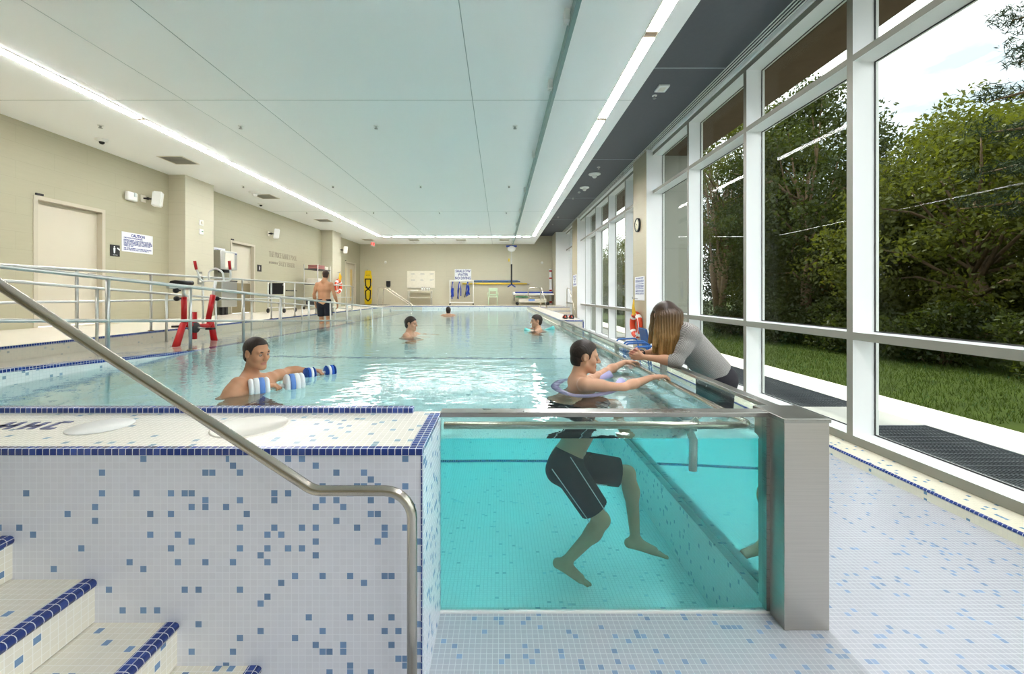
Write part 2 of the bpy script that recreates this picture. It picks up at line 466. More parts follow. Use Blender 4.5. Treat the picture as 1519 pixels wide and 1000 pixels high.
# walls
def wall_y(name, x0, x1, segs, z0, z1, holes, mat):   # wall along Y with door holes [(y0,y1,top)]
    bm = B(); y = segs[0]
    for (h0, h1, ht) in holes:
        box(bm, x0, x1, y, h0, z0, z1); box(bm, x0, x1, h0, h1, ht, z1); y = h1
    box(bm, x0, x1, y, segs[1], z0, z1)
    return struct(obj(name, bm, mat))
D1 = (7.22, 8.51, 3.37); D2 = (12.5, 13.73, 3.28); D3 = (21.75, 23.4, 3.40)
wall_y('wall_left', LX-.2, LX, (BY, FY), 0, CZ, (D1, D2, D3), M['wall_dimmed'])
bm = B(); box(bm, LX-.2, 3.62, FY, FY+.2, 0, 5.2)
struct(obj('wall_far', bm, M['wall']))
bm = B(); box(bm, LX-.2, 4.0, BY-.2, BY, -.2, 5.2)
struct(obj('wall_near', bm, M['wall']))
for i, (y0, y1, px) in enumerate(((10.16, 11.17, -7.74), (18.9, 19.9, -7.65))):
    bm = B(); box(bm, LX-.05, px, y0, y1, DECK-.02, CZ+.02)
    struct(obj('pilaster_left', bm, M['wall']), 'beige pilaster on the left wall')
# doors
def door(n, d, kick, glazed=False):
    y0, y1, zt = d
    e = thing('door_%d' % n, '', '', (LX, (y0+y1)/2, DECK)); del e['category']; del e['label']; e['kind'] = 'structure'
    bm = B(); j = .055
    box(bm, LX-.18, LX+.012, y0-.01, y0+j, DECK, zt+.01); box(bm, LX-.18, LX+.012, y1-j, y1+.01, DECK, zt+.01)
    box(bm, LX-.18, LX+.012, y0+j, y1-j, zt-j, zt+.01)
    obj('door_frame', bm, M['door_frame'], e)
    bm = B(); box(bm, LX-.15, LX-.10, y0+j+.003, y1-j-.003, DECK+.01, zt-j-.003)
    leaf = obj('door_leaf', bm, M['door'], e)
    if kick:
        bm = B(); box(bm, LX-.1, LX-.095, y0+j+.04, y1-j-.04, DECK+.03, DECK+.95)
        obj('kick_plate', bm, steel('dull kick plate', (176,164,132), .4, (2,2,20)), leaf)
    bm = B(); box(bm, LX-.05, LX+.02, y0+.02, y0+.14, zt+.02, zt+.055)
    obj('door_closer_tag', bm, M['black'], e)
    bm = B(); tube(bm, [(LX-.1, y1-.16, DECK+1.0), (LX-.045, y1-.16, DECK+1.0), (LX-.045, y1-.29, DECK+1.0)], .011, 10, .02)
    obj('door_handle', bm, M['steel'], leaf)
    if glazed:
        for a, b in ((y0+.18, y0+.42), (y1-.62, y1-.32)):
            bm = B(); box(bm, LX-.1, LX-.094, a, b, DECK+.25, zt-.35)
            obj('door_window', bm, plain('amber door glass', (214,186,112), .3, spec=.6), leaf)  # glazed strips in one even amber colour
        bm = B(); box(bm, LX-.1, LX-.092, (y0+y1)/2-.012, (y0+y1)/2+.012, DECK+.02, zt-j)
        obj('meeting_stile', bm, M['door_frame'], leaf)
door(1, D1, False); door(2, D2, True); door(3, D3, False, True)
# ceiling, soffit, roof
bm = B(); box(bm, LX-.2, 2.02, BY, FY, CZ, 5.3)
struct(obj('ceiling', bm, M['ceiling']))
M['seam'] = plain('ceiling joint shadow gap', (168,176,174), .8)
for i, (a, b) in enumerate((((-.41,BY),(-.41,FY)), ((-3.7,BY),(-3.7,FY)), ((-4.8,BY),(-4.8,FY)), ((LX,6.27),(2.02,6.27)), ((LX,14.6),(2.02,14.6)))):
    bm = B(); w = .005 if i not in (2,4) else .003
    box(bm, a[0]-w if a[0] == b[0] else a[0], b[0]+w if a[0] == b[0] else b[0], a[1]-w if a[1] == b[1] else a[1], b[1]+w if a[1] == b[1] else b[1], CZ-.0015, CZ+.01)
    struct(obj('trim_%d' % (9+i), bm, M['seam']))
bm = B(); box(bm, 2.015, 3.44, BY, FY, SZ, 5.3)
struct(obj('ceiling_soffit', bm, M['soffit']))
M['seam2'] = plain('soffit joint bead', (150,156,162), .6)
for i, y in enumerate((2.1, 6.27, 10.5, 14.7, 18.9)):
    bm = B(); box(bm, 2.03, 3.44, y-.012, y+.012, SZ-.006, SZ+.01)
    struct(obj('trim_%d' % (14+i), bm, M['seam2']))
bm = B(); box(bm, 3.44, 4.0, BY, FY, 5.09, 5.3); box(bm, 3.62, 4.0, BY, FY, 5.03, 5.1)
struct(obj('wall_right', bm, M['ceiling']))
bm = B(); bk = B()
for k in range(4): box(bm, 3.447+k*.046, 3.463+k*.046, BY, FY, 5.078, 5.092)
r = thing('slot_diffuser', 'long white linear slot diffuser above the window heads', 'air vent', (3.52, 9, 5.078))
obj('slot_bars', bm, M['white'], r)
box(bk, 3.445, 3.615, BY, FY, 5.088, 5.096); obj('slot_back', bk, M['black'], r)
# windows on the right wall
GX = 3.88
def window(n, y0, y1):
    e = thing('window_%d' % n, '', '', (RX, (y0+y1)/2, .09)); del e['category']; del e['label']; e['kind'] = 'structure'
    w = .075
    def fr(name, a, b, z0, z1, x0=RX, x1=3.92):
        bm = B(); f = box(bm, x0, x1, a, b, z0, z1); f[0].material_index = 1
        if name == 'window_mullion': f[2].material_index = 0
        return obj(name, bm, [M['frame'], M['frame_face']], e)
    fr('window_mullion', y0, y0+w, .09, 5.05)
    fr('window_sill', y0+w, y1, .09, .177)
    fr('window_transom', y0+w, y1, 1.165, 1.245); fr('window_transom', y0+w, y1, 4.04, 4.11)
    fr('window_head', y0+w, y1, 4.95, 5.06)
    for z0, z1 in ((.177,1.165),(1.245,4.04),(4.11,4.95)):
        bm = B(); box(bm, GX, GX+.012, y0+w, y1, z0, z1)
        p = obj('window_pane', bm, M['window_glass'], e)
        bm = B(); q = .012                                # dark gasket round the glass
        for a in ((y0+w, y1, z0, z0+q), (y0+w, y1, z1-q, z1), (y0+w, y0+w+q, z0+q, z1-q), (y1-q, y1, z0+q, z1-q)):
            box(bm, GX-.008, GX-.001, *a)
        obj('window_gasket', bm, M['darkgrey'], p)
ys1 = [-4.99, -3.14, -1.29, .56, 2.41, 4.263, 6.10, 7.95, 9.83]
ys2 = [10.8, 11.95, 13.8, 15.65, 17.5, 18.6]; ys3 = [19.85, 21.3, 22.6]
k = 1
for ys in (ys1, ys2, ys3):
    for a, b in zip(ys, ys[1:]): window(k, a, b); k += 1
for i, (y0, y1) in enumerate(((9.83, 10.8), (18.6, 19.85))):
    bm = B(); box(bm, 3.5, 3.94, y0, y1, .09, 5.085)
    f = [f for f in bm.faces if f.calc_center_median().y < y0+.001]
    for q in f: q.material_index = 1
    struct(obj('pilaster_right', bm, [M['wall_right'], M['ceiling']]), 'tan pilaster between the windows')
    bm = B(); box(bm, 3.94, 4.5, y0-.02, y1+.02, 0, 4.94)
    struct(obj('exterior_pier', bm, M['ext_panel'] if 'ext_panel' in M else M.setdefault('ext_panel', wall_mat('grey cladding panel', (150,150,140), (6.0,1.36)))), 'grey clad outer pier')
bm = B(); box(bm, 3.08, 3.94, 22.6, FY, -.1, 5.085)
f = [f for f in bm.faces if f.calc_center_median().y < 22.601]
for q in f: q.material_index = 1
struct(obj('column_far', bm, [M['wall'], M['ceiling']]))
# curb under the windows
bm = B(); box(bm, 3.38, 4.0, BY, 22.6, -.1, .085)
struct(obj('baseboard_right', bm, M['sill_tile']))
bm = B(); tube(bm, [(3.388, BY, .078), (3.388, 22.6, .078)], .0135, 10)
struct(obj('trim_20', bm, M['blue_tile']))
# tiled ledge on the right far side, with the glass parapet in front of it
bm = B(); box(bm, 1.44, 2.0, 9.8, 21.5, -.1, 1.03-.003); box(bm, 1.40, 1.46, 9.8, 21.5, -.6, .9)
struct(obj('pool_ledge', bm, M['deck_tile']))
bm = B()
box(bm, 1.438, 1.468, 9.8, 21.46, .995, 1.031); box(bm, 1.972, 2.002, 9.8, 21.46, .995, 1.031)
box(bm, 1.468, 1.972, 9.798, 9.83, .995, 1.031); box(bm, 1.972, 2.002, 9.797, 9.80, 0, .995)
struct(obj('trim_21', bm, M['blue_tile']))
# steps up to the far deck beside the windows
bm = B(); bn = B(); y = 19.9; z = DECK
for k in range(6):
    box(bm, 2.0, 3.08 if y > 22 else 3.38, y-.0, 21.6 if k == 0 else y+.31, -.1, z); box(bn, 2.0, 3.38, y-.012, y+.03, z-.03, z+.002)
    y -= .30; z -= .175
struct(obj('far_steps', bm, M['deck_tile'])); struct(obj('trim_22', bn, M['blue_tile']))
# ================================================================== GLASS POOL FRONT
# stainless end pillar
p = thing('steel_pillar', 'brushed stainless steel end pillar at the corner of the glass pool', 'pillar', (1.49, 2.12, 0))
bm = B(); box(bm, 1.383, 1.602, 2.003, 2.24, 0, 1.015, .003); obj('cladding', bm, M['steel_pillar'], p)
bm = B(); box(bm, 1.377, 1.608, 1.997, 2.245, 1.008, 1.030, .003); obj('cap', bm, M['steel'], p)
# front pane with its cap rail
p = thing('glass_parapet', 'front glass panel of the pool with steel cap rail, facing the camera', 'glass panel', (.54, 2.13, 0))
bm = B(); box(bm, BX, 1.384, 2.122, 2.138, 0, 1.005); obj('pane', bm, M['pool_glass'], p)
bm = B(); box(bm, BX, 1.42, 2.112, 2.192, 1.003, 1.027, .003); obj('cap_rail', bm, M['steel'], p)
bm = B(); box(bm, BX, 1.384, 2.108, 2.121, 0, .012, .002); obj('sealant_bead', bm, M['white'], p)
bm = B(); box(bm, 1.366, 1.384, 2.110, 2.15, .012, 1.003); obj('end_channel', bm, M['steel'], p)
# side panes
p = thing('glass_parapet', 'side glass wall of the pool with steel posts and cap rail along the walkway', 'glass panel', (1.49, 6, 0))
posts = [2.24, 3.75, 5.25, 6.78, 8.32, 9.8]
for a, b in zip(posts, posts[1:]):
    bm = B(); box(bm, 1.480, 1.496, a+.02, b-.02, .06, 1.005); obj('pane', bm, M['pool_glass'], p)
for a in posts[1:]:
    bm = B(); box(bm, 1.466, 1.515, a-.022, a+.022, .0, 1.004); obj('post', bm, M['steel'], p)
bm = B(); box(bm, 1.463, 1.53, 2.24, 9.8, 1.004, 1.028, .003); obj('cap_rail', bm, M['steel'], p)
bm = B(); box(bm, 1.466, 1.51, 2.24, 9.8, .0, .06); obj('bottom_frame', bm, M['steel'], p)
# water body
bm = B()
x0, x1, y0, y1 = EX-.02, 1.4635, 2.1405, 21.48
nx, ny = 36, 80
rowv = [[bm.verts.new((x0+(x1-x0)*i/nx, y0+(y1-y0)*j/ny, WATER)) for i in range(nx+1)] for j in range(ny+1)]
for j in range(ny):
    for i in range(nx):
        f = bm.faces.new((rowv[j][i], rowv[j][i+1], rowv[j+1][i+1], rowv[j+1][i])); f.smooth = True
bot = [bm.verts.new(c) for c in ((x0,y0,-.62),(x1,y0,-.62),(x1,y1,-.62),(x0,y1,-.62))]
def side(edge, a, b):
    bm.faces.new(edge+[b, a]).material_index = 1
side(rowv[0], bot[0], bot[1]); side([r[-1] for r in rowv], bot[1], bot[2])
side(rowv[-1][::-1], bot[2], bot[3]); side([r[0] for r in rowv][::-1], bot[3], bot[0])
bm.faces.new(bot).material_index = 1
o = obj('pool_water', bm, [M['water_top'], M['water_side']]); tag(o, 'clear turquoise water filling the pool', 'water', kind='stuff')
# ================================================================== LIGHTS IN THE CEILING
gl = [-2.2, .1, 2.4, 4.68, 6.94, 9.19, 11.52, 13.8, 16.1, 18.4, 20.78]
names = ['first','second','third','fourth','fifth','sixth','seventh','eighth','ninth','tenth','eleventh']
def strip(lab, axis, c, a, b, w, grp):
    cen = (c, (a+b)/2, CZ-.012) if axis == 'y' else ((a+b)/2, c, CZ-.012)
    e = thing('linear_light', lab, 'ceiling light', cen, grp)
    def bx(x, p0, p1, z0, z1, hw, mat, nm):
        bm = B()
        if axis == 'y': box(bm, c-hw, c+hw, p0, p1, z0, z1)
        else: box(bm, p0, p1, c-hw, c+hw, z0, z1)
        obj(nm, bm, mat, e)
    bx(0, a+.06, b-.06, CZ-(.013 if c > 0 and axis == 'y' else .018), CZ+.01, w/2, M['lamp'], 'diffuser')
    bx(0, b-.06, b+.06, CZ-.007, CZ+.01, w/2, M['brown'], 'joint_plate')
    bm = B()
    for s in (-1, 1):
        q = c+s*(w/2+.006)
        if axis == 'y': box(bm, q-.006, q+.006, a, b, CZ-.010, CZ+.01)
        else: box(bm, a, b, q-.006, q+.006, CZ-.010, CZ+.01)
    obj('light_trim', bm, M['offwhite'], e)
vis = [(a, b) for a, b in zip(gl, gl[1:])]
for i, (a, b) in enumerate(vis):
    d = len(vis)-1-i
    if a > 1: strip('long white light strip in the left ceiling row, %s from the far corner' % names[d], 'y', -6.03, a, b, .12, 'lights in the left ceiling row')
    strip('long white light strip in the right ceiling row, %s from the far end' % names[d], 'y', 1.715, a, b, .135, 'lights in the right ceiling row')
gx = [-5.95, -5.47, -3.24, -1.06, 1.13, 1.62]
for i, (a, b) in enumerate(zip(gx, gx[1:])):
    strip('light strip of the cross row at the pool end, %s from the left corner' % names[i], 'x', 20.88, a, b, .12, 'lights in the far ceiling row')
# ================================================================== BODIES: signed-distance shapes meshed as one surface
class SDF:
    def __init__(s, lo, hi, h):
        s.h = h; s.lo = np.array(lo, 'f')-3*h
        s.n = np.ceil((np.array(hi, 'f')+3*h-s.lo)/h).astype(int)+1
        s.d = np.full(s.n, .2, 'f')
    def _blk(s, lo, hi):
        a = np.clip(np.floor((np.array(lo)-s.lo)/s.h).astype(int), 0, s.n); b = np.clip(np.ceil((np.array(hi)-s.lo)/s.h).astype(int)+1, 0, s.n)
        if (b <= a).any(): return None
        sl = tuple(slice(int(i), int(j)) for i, j in zip(a, b))
        ax = [s.lo[i]+s.h*np.arange(a[i], b[i], dtype='f') for i in range(3)]
        return sl, np.stack(np.meshgrid(*ax, indexing='ij'), -1)
    def put(s, lo, hi, fn, k=.02, op='u'):
        m = k+.012
        r = s._blk(np.array(lo)-m, np.array(hi)+m)
        if r is None: return
        sl, P = r; d = fn(P).astype('f'); c = s.d[sl]
        if op == 'u':
            h = np.maximum(k-np.abs(c-d), 0)/k; s.d[sl] = np.minimum(c, d)-h*h*k*.25
        elif op == 's':
            e = -d; h = np.maximum(k-np.abs(c-e), 0)/k; s.d[sl] = np.maximum(c, e)+h*h*k*.25
    def cone(s, a, b, ra, rb, k=.02, op='u', planes=()):
        a, b = np.array(a, 'f'), np.array(b, 'f'); ba = b-a; L = max(float(ba@ba), 1e-9); r = max(ra, rb)
        def fn(P):
            t = np.clip(((P-a)@ba)/L, 0, 1)
            d = np.sqrt(((P-a-t[...,None]*ba)**2).sum(-1))-(ra+t*(rb-ra))
            for (q, nn) in planes: d = np.maximum(d, (P-np.array(q, 'f'))@np.array(nn, 'f'))
            return d
        s.put(np.minimum(a, b)-r, np.maximum(a, b)+r, fn, k, op)
    def ell(s, c, rad, fr=None, k=.02, op='u', planes=()):
        c = np.array(c, 'f'); rad = np.array(rad, 'f'); m = np.eye(3, dtype='f') if fr is None else np.array(fr, 'f'); r = float(rad.max())
        def fn(P):
            q = (P-c)@m.T
            k0 = np.sqrt(((q/rad)**2).sum(-1)); k1 = np.sqrt(((q/(rad*rad))**2).sum(-1))
            d = k0*(k0-1)/np.maximum(k1, 1e-6)
            for (q2, nn) in planes: d = np.maximum(d, (P-np.array(q2, 'f'))@np.array(nn, 'f'))
            return d
        s.put(c-r, c+r, fn, k, op)
    def mesh(s, noise=0):
        d = s.d; n = d.shape
        ins = d < 0
        cs = np.zeros((n[0]-1, n[1]-1, n[2]-1), 'i4')
        off = [(i, j, k) for i in (0,1) for j in (0,1) for k in (0,1)]
        for o in off: cs += ins[o[0]:n[0]-1+o[0], o[1]:n[1]-1+o[1], o[2]:n[2]-1+o[2]]
        act = np.argwhere((cs > 0) & (cs < 8))
        idx = -np.ones(cs.shape, 'i4'); idx[tuple(act.T)] = np.arange(len(act))
        acc = np.zeros((len(act), 3)); cnt = np.zeros(len(act))
        cv = {o: d[act[:,0]+o[0], act[:,1]+o[1], act[:,2]+o[2]] for o in off}
        for o in off:
            for ax in range(3):
                if o[ax]: continue
                p = list(o); p[ax] = 1; a, b = cv[o], cv[tuple(p)]
                m = (a < 0) != (b < 0); t = np.where(m, a/np.where(m, a-b, 1), 0)
                q = np.tile(np.array(o, float), (len(act), 1)); q[:,ax] += t
                acc[m] += q[m]; cnt[m] += 1
        V = s.lo+s.h*(act+acc/cnt[:,None])
        Q = []
        for ax in range(3):
            u, v = [(1,2),(2,0),(0,1)][ax]
            a = ins; sh = [slice(None)]*3; sh2 = [slice(None)]*3; sh[ax] = slice(0,-1); sh2[ax] = slice(1,None)
            A, Bq = a[tuple(sh)], a[tuple(sh2)]
            e = np.argwhere(A != Bq); e = e[(e[:,u] > 0) & (e[:,v] > 0) & (e[:,u] < n[u]-1) & (e[:,v] < n[v]-1)]
            if not len(e): continue
            fl = A[tuple(e.T)]
            def ix(du, dv):
                q = e.copy(); q[:,u] -= du; q[:,v] -= dv; return idx[tuple(q.T)]
            q = np.stack([ix(1,1), ix(0,1), ix(0,0), ix(1,0)], 1)
            q[~fl] = q[~fl][:, ::-1]; Q.append(q)
        Q = np.concatenate(Q)
        for _ in range(1):                            # a light relax
            A = np.zeros_like(V); c = np.zeros(len(V))
            for i in range(4):
                np.add.at(A, Q[:,i], V[Q[:,(i+1)%4]]+V[Q[:,i-1]]); np.add.at(c, Q[:,i], 2)
            V = V*.55+.45*A/np.maximum(c, 1)[:,None]
        return V, Q
def sdf_obj(name, s, mats, parent, slot=None):
    V, Q = s.mesh()
    me = bpy.data.meshes.new(name)
    me.vertices.add(len(V)); me.vertices.foreach_set('co', V.astype('f').ravel())
    me.loops.add(Q.size); me.loops.foreach_set('vertex_index', Q.astype('i4').ravel())
    me.polygons.add(len(Q)); me.polygons.foreach_set('loop_start', np.arange(0, Q.size, 4, dtype='i4'))
    me.polygons.foreach_set('use_smooth', np.ones(len(Q), bool))
    if not isinstance(mats, (list, tuple)): mats = [mats]
    for m in mats: me.materials.append(m)
    if slot is not None:
        me.polygons.foreach_set('material_index', slot(V[Q].mean(1)).astype('i4'))
    me.update(calc_edges=True); me.validate()
    return link(name, me, parent)
def nrm(v): return Vector(v).normalized()
def V3(v): return np.array(v, 'f')
class Head:
    def __init__(h, c, fwd, up, size=1.0):
        h.c = Vector(c); h.f = nrm(fwd); h.l = nrm(Vector(up).cross(h.f)); h.u = h.f.cross(h.l).normalized(); h.s = size
        h.m = np.array([list(h.f), list(h.l), list(h.u)], 'f')
    def p(h, f, l, u): return h.c+(h.f*f+h.l*l+h.u*u)*h.s
def add_head(s, h, ears=True):
    z = h.s
    s.ell(h.p(-.014,0,.034), [.099*z,.077*z,.088*z], h.m, .02)
    s.ell(h.p(.022,0,-.040), [.066*z,.058*z,.080*z], h.m, .035)
    for q in (-1, 1):
        s.cone(h.p(.0,q*.050,-.055), h.p(.060,q*.014,-.098), .022*z, .018*z, .03)
        s.cone(h.p(.078,q*.042,.020), h.p(.086,q*.010,.022), .011*z, .010*z, .02)
        s.ell(h.p(.052,q*.044,-.028), [.026*z,.020*z,.022*z], h.m, .025)
    s.cone(h.p(.072,-.008,-.104), h.p(.072,.008,-.104), .017*z, .017*z, .025)
    for q in (-1, 1): s.ell(h.p(.098,q*.031,.002), [.016*z,.017*z,.010*z], h.m, .012, 's')
    s.cone(h.p(.088,0,.010), h.p(.114,0,-.030), .009*z, .0125*z, .012)
    for q in (-1, 1): s.ell(h.p(.100,q*.012,-.035), [.012*z,.008*z,.008*z], h.m, .008)
    s.ell(h.p(.083,0,-.063), [.012*z,.024*z,.0065*z], h.m, .008)
    s.ell(h.p(.081,0,-.076), [.012*z,.021*z,.0075*z], h.m, .008)
    s.ell(h.p(.098,0,-.0695), [.010*z,.024*z,.0022*z], h.m, .004, 's')
    if ears:
        for q in (-1, 1):
            s.ell(h.p(-.010,q*.079,-.002), [.019*z,.009*z,.031*z], h.m, .008)
            s.ell(h.p(-.004,q*.088,.0), [.009*z,.006*z,.017*z], h.m, .006, 's')
def lips(h):
    M3 = h.m; c = V3(h.c)
    def fn(P):
        q = (P-c)@M3.T/h.s
        return ((q[:,0] > .070) & (np.abs(q[:,1]) < .026) & (q[:,2] < -.056) & (q[:,2] > -.083) & ((q[:,1]/.026)**2+((q[:,2]+.0695)/.0135)**2 < 1)).astype(int)
    return fn
def face_bits(h, parent, brow):
    for q in (-1, 1):
        bm = B(); ball(bm, h.p(.0785,q*.031,.001), .0125*h.s, 12); ey = obj('eye', bm, M['eyewhite'], parent)
        bm = B(); ball(bm, h.p(.0855,q*.0305,.0), .0062*h.s, 8); obj('iris', bm, M['iris'], ey)
        bm = B(); tube(bm, [h.p(.092,q*.014,.020), h.p(.092,q*.032,.026), h.p(.078,q*.050,.019)], [.004*h.s,.0045*h.s,.003*h.s], 8); obj('eyebrow', bm, brow, parent)
def short_hair(h, mat, parent, vox, thick=.012, front=.066, side=-.03, nape=-.085, seed=0, name='hair'):
    z = h.s; m3 = h.m; c0 = V3(h.c)
    lo = V3(h.c)-.17*z; hi = V3(h.c)+.17*z
    s = SDF(lo, hi, vox)
    def e(q, c, r):
        q = q-np.array(c, 'f'); r = np.array(r, 'f')
        k0 = np.sqrt(((q/r)**2).sum(-1)); k1 = np.sqrt(((q/(r*r))**2).sum(-1)); return k0*(k0-1)/np.maximum(k1, 1e-6)
    def fn(P):
        q = (P-c0)@m3.T/z
        d = np.minimum(e(q, (-.014,0,.034), (.099+thick*.9,.077+thick*.55,.088+thick)), e(q, (-.040,0,-.02), (.070+thick*.4,.068+thick*.2,.078)))
        f, l, u = q[...,0], q[...,1], q[...,2]
        d = d+.0010*np.sin(f*420+seed)*np.sin(l*390+u*160)+.0009*np.sin(l*640+f*250+seed)
        A = (front+.16*np.maximum(f-.02, 0)-.9*np.maximum(np.abs(l)-.045, 0)*(f > .03))-u
        Bq = np.maximum(f-.034-(u-.03)*.25, side-u)
        Bq = np.maximum(Bq, np.where((f < -.028), -1, np.where(u < .028, f-.030, -1)))
        ear = .030-np.sqrt((f+.010)**2+((u+.002)*.85)**2)
        Bq = np.maximum(Bq, ear)
        C = np.maximum(f+.040, nape-u)
        return np.maximum(d, np.minimum(A, np.minimum(Bq, C)))*z
    s.put(lo, hi, fn, .001)
    return sdf_obj(name, s, mat, parent)
def add_hand(s, w, d, palm, thumb, curl=(.5,.6,.4), size=1.0, spread=.10, tc=(.5,.3)):
    """wrist w, direction d, palm normal, thumb side; four unequal bent fingers and a thumb from the palm's side"""
    w, d, n = Vector(w), nrm(d), Vector(palm); n = (n-d*n.dot(d)).normalized(); t = Vector(thumb); t = (t-d*t.dot(d)-n*t.dot(n)).normalized()
    z = size; kn = []
    for o, L in ((.030,.086),(.010,.090),(-.011,.086),(-.030,.078)):
        k = w+d*L*z+t*o*z; kn.append(k)
        s.cone(w+t*o*.55*z+d*.01, k, .0145*z, .0115*z, .012)
    s.ell(w+d*.045*z, [.050*z,.034*z,.015*z], [list(d),list(t),list(n)], .012)
    for i, (k, L) in enumerate(zip(kn, (.92,1.0,.95,.76))):
        a = 0; p = k; r = .0098*z if i < 3 else .0088*z
        dd = (d+t*spread*(1.2-.8*i)).normalized()
        for j, (l, c) in enumerate(zip((.045,.028,.021), curl)):
            a += c
            q = p+(dd*math.cos(a)+n*math.sin(a))*(l*L*z)
            s.cone(p, q, r, r*.92, .003 if j else .006); p = q; r *= .92
    p = w+d*.022*z+t*.026*z
    q = p+(d*.62+t*.72+n*.25).normalized()*.038*z; s.cone(p, q, .0145*z, .0115*z, .012)
    q2 = q+(d*(.85)+t*(.45-tc[0])+n*tc[0]).normalized()*.032*z; s.cone(q, q2, .0112*z, .0102*z, .004)
    q3 = q2+(d*.8+t*(.2-tc[1])+n*(tc[0]+tc[1])).normalized()*.024*z; s.cone(q2, q3, .0102*z, .0085*z, .004)
def add_foot(s, ankle, toe, up=(0,0,1), side=(0,1,0), size=1.0):
    a, t = Vector(ankle), Vector(toe); d = (t-a); d = d.normalized(); u = Vector(up); u = (u-d*u.dot(d)).normalized(); l = u.cross(d)
    z = size
    heel = a-u*.030*z-d*.040*z
    L = (t-a).length
    bl = a+d*(L*.62)-u*.022*z
    s.cone(a, heel, .034*z, .030*z, .03)
    s.cone(heel, bl, .028*z, .024*z, .02)
    s.cone(a+d*.02, bl, .032*z, .022*z, .03)
    for o in (-.024, .022): s.cone(heel, bl+l*o*z, .022*z, .020*z, .02)
    sg = 1 if l.dot(Vector(side)) > 0 else -1
    for i, o in enumerate((.032,.014,-.002,-.017,-.030)):
        r = .0135 if i == 0 else .0095
        b0 = bl+l*o*sg*z-u*.004*z; e = t+l*o*sg*.95*z-d*(.004+.008*i)*z-u*.026*z
        s.cone(b0, e, r*1.15*z, r*z, .008)
def limb_arm(s, sh, el, wr, z=1.0):
    sh, el, wr = Vector(sh), Vector(el), Vector(wr)
    s.cone(sh, sh.lerp(el, .45), .050*z, .047*z, .04)
    s.cone(sh.lerp(el, .35), el, .046*z, .037*z, .03)
    s.cone(el, el.lerp(wr, .35), .037*z, .041*z, .03); s.cone(el.lerp(wr, .3), wr, .041*z, .0245*z, .03)
def limb_leg(s, hip, kn, an, z=1.0):
    hip, kn, an = Vector(hip), Vector(kn), Vector(an)
    s.cone(hip, hip.lerp(kn, .5), .086*z, .074*z, .05); s.cone(hip.lerp(kn, .4), kn, .075*z, .053*z, .04)
    t = (kn-hip).normalized(); b = (an-kn).normalized(); back = (t-b*t.dot(b)); back = -(-back) if back.length > .05 else Vector((0,0,0))
    if back.length: back.normalize()
    s.cone(kn, kn.lerp(an, .28)+back*.014, .050*z, .053*z, .04); s.cone(kn.lerp(an, .25)+back*.014, an, .053*z, .034*z, .04)
    s.cone(kn, kn.lerp(an, .2), .05*z, .047*z, .02)
def add_torso(s, neck, shl, shr, hl, hr, headbase, z=1.0, neckr=.057, lean=None):
    neck, shl, shr, hl, hr, hb = map(Vector, (neck, shl, shr, hl, hr, headbase))
    hc = (hl+hr)/2; sc = (shl+shr)/2; ax = (shl-shr).normalized(); hx = (hl-hr).normalized()
    ud = (sc-hc).normalized(); fd = ax.cross(ud).normalized()
    s.cone(hb, neck, neckr*z, (neckr+.004)*z, .03)
    for q, sh in ((1, shl), (-1, shr)):
        s.cone(neck-ud*.03, sh.lerp(sc, .12)-ud*.005, .052*z, .046*z, .05)
        s.cone(sc+ax*q*.085*z-ud*.13*z+fd*.012, sc+ax*q*.075*z-ud*.06*z, .098*z, .088*z, .06)
        s.cone(sc+ax*q*.075*z-ud*.13*z+fd*.06, sh.lerp(sc, .35)-ud*.06*z+fd*.03, .052*z, .045*z, .05)
    mid = hc.lerp(sc, .42)
    for q in (1, -1):
        s.cone(sc+ax*q*.07*z-ud*.15*z, mid+ax*q*.055*z, .095*z, .088*z, .06)
        s.cone(mid+ax*q*.055*z, hc+hx*q*.065*z+ud*.05, .088*z, .098*z, .06)
        s.cone(hc+hx*q*.06*z+ud*.03-fd*.02, hc+hx*q*.07*z-ud*.05-fd*.03, .095*z, .085*z, .06)
def bounds(pts, m=.14):
    a = np.array([list(p) for p in pts], 'f'); return a.min(0)-m, a.max(0)+m
def person(label, j, vox, skin, group=None, hands=None, feet=True, z=1.0, ears=True, bits=None, name='person', neckr=.057, extra=None):
    e = thing(name, label, 'person', (j['hl'][0], j['hl'][1], min(v[2] for k, v in j.items() if k in ('al','ar','tl','tr'))-.04), group)
    h = Head(j['head'], j['hf'], j['hu'], j.get('hs', 1.0))
    pts = [v for k, v in j.items() if k not in ('hf','hu','hs')]
    lo, hi = bounds(pts, .19)
    s = SDF(lo, hi, vox)
    add_head(s, h, ears)
    add_torso(s, j['neck'], j['sl'], j['sr'], j['hl'], j['hr'], h.p(-.022,0,-.055), z, neckr)
    for q in 'lr':
        limb_arm(s, j['s'+q], j['e'+q], j['w'+q], z)
        limb_leg(s, j['h'+q], j['k'+q], j['a'+q], z)
        if feet: add_foot(s, j['a'+q], j['t'+q], j.get('u'+q, (0,0,1)), Vector(j['hr'])-Vector(j['hl']) if q == 'l' else Vector(j['hl'])-Vector(j['hr']), z)
        if hands: add_hand(s, j['w'+q], *hands[q][0], **hands[q][1])
    if extra: extra(s)
    o = sdf_obj('body', s, [M[skin], M['lip']], e, lips(h))
    return e, h
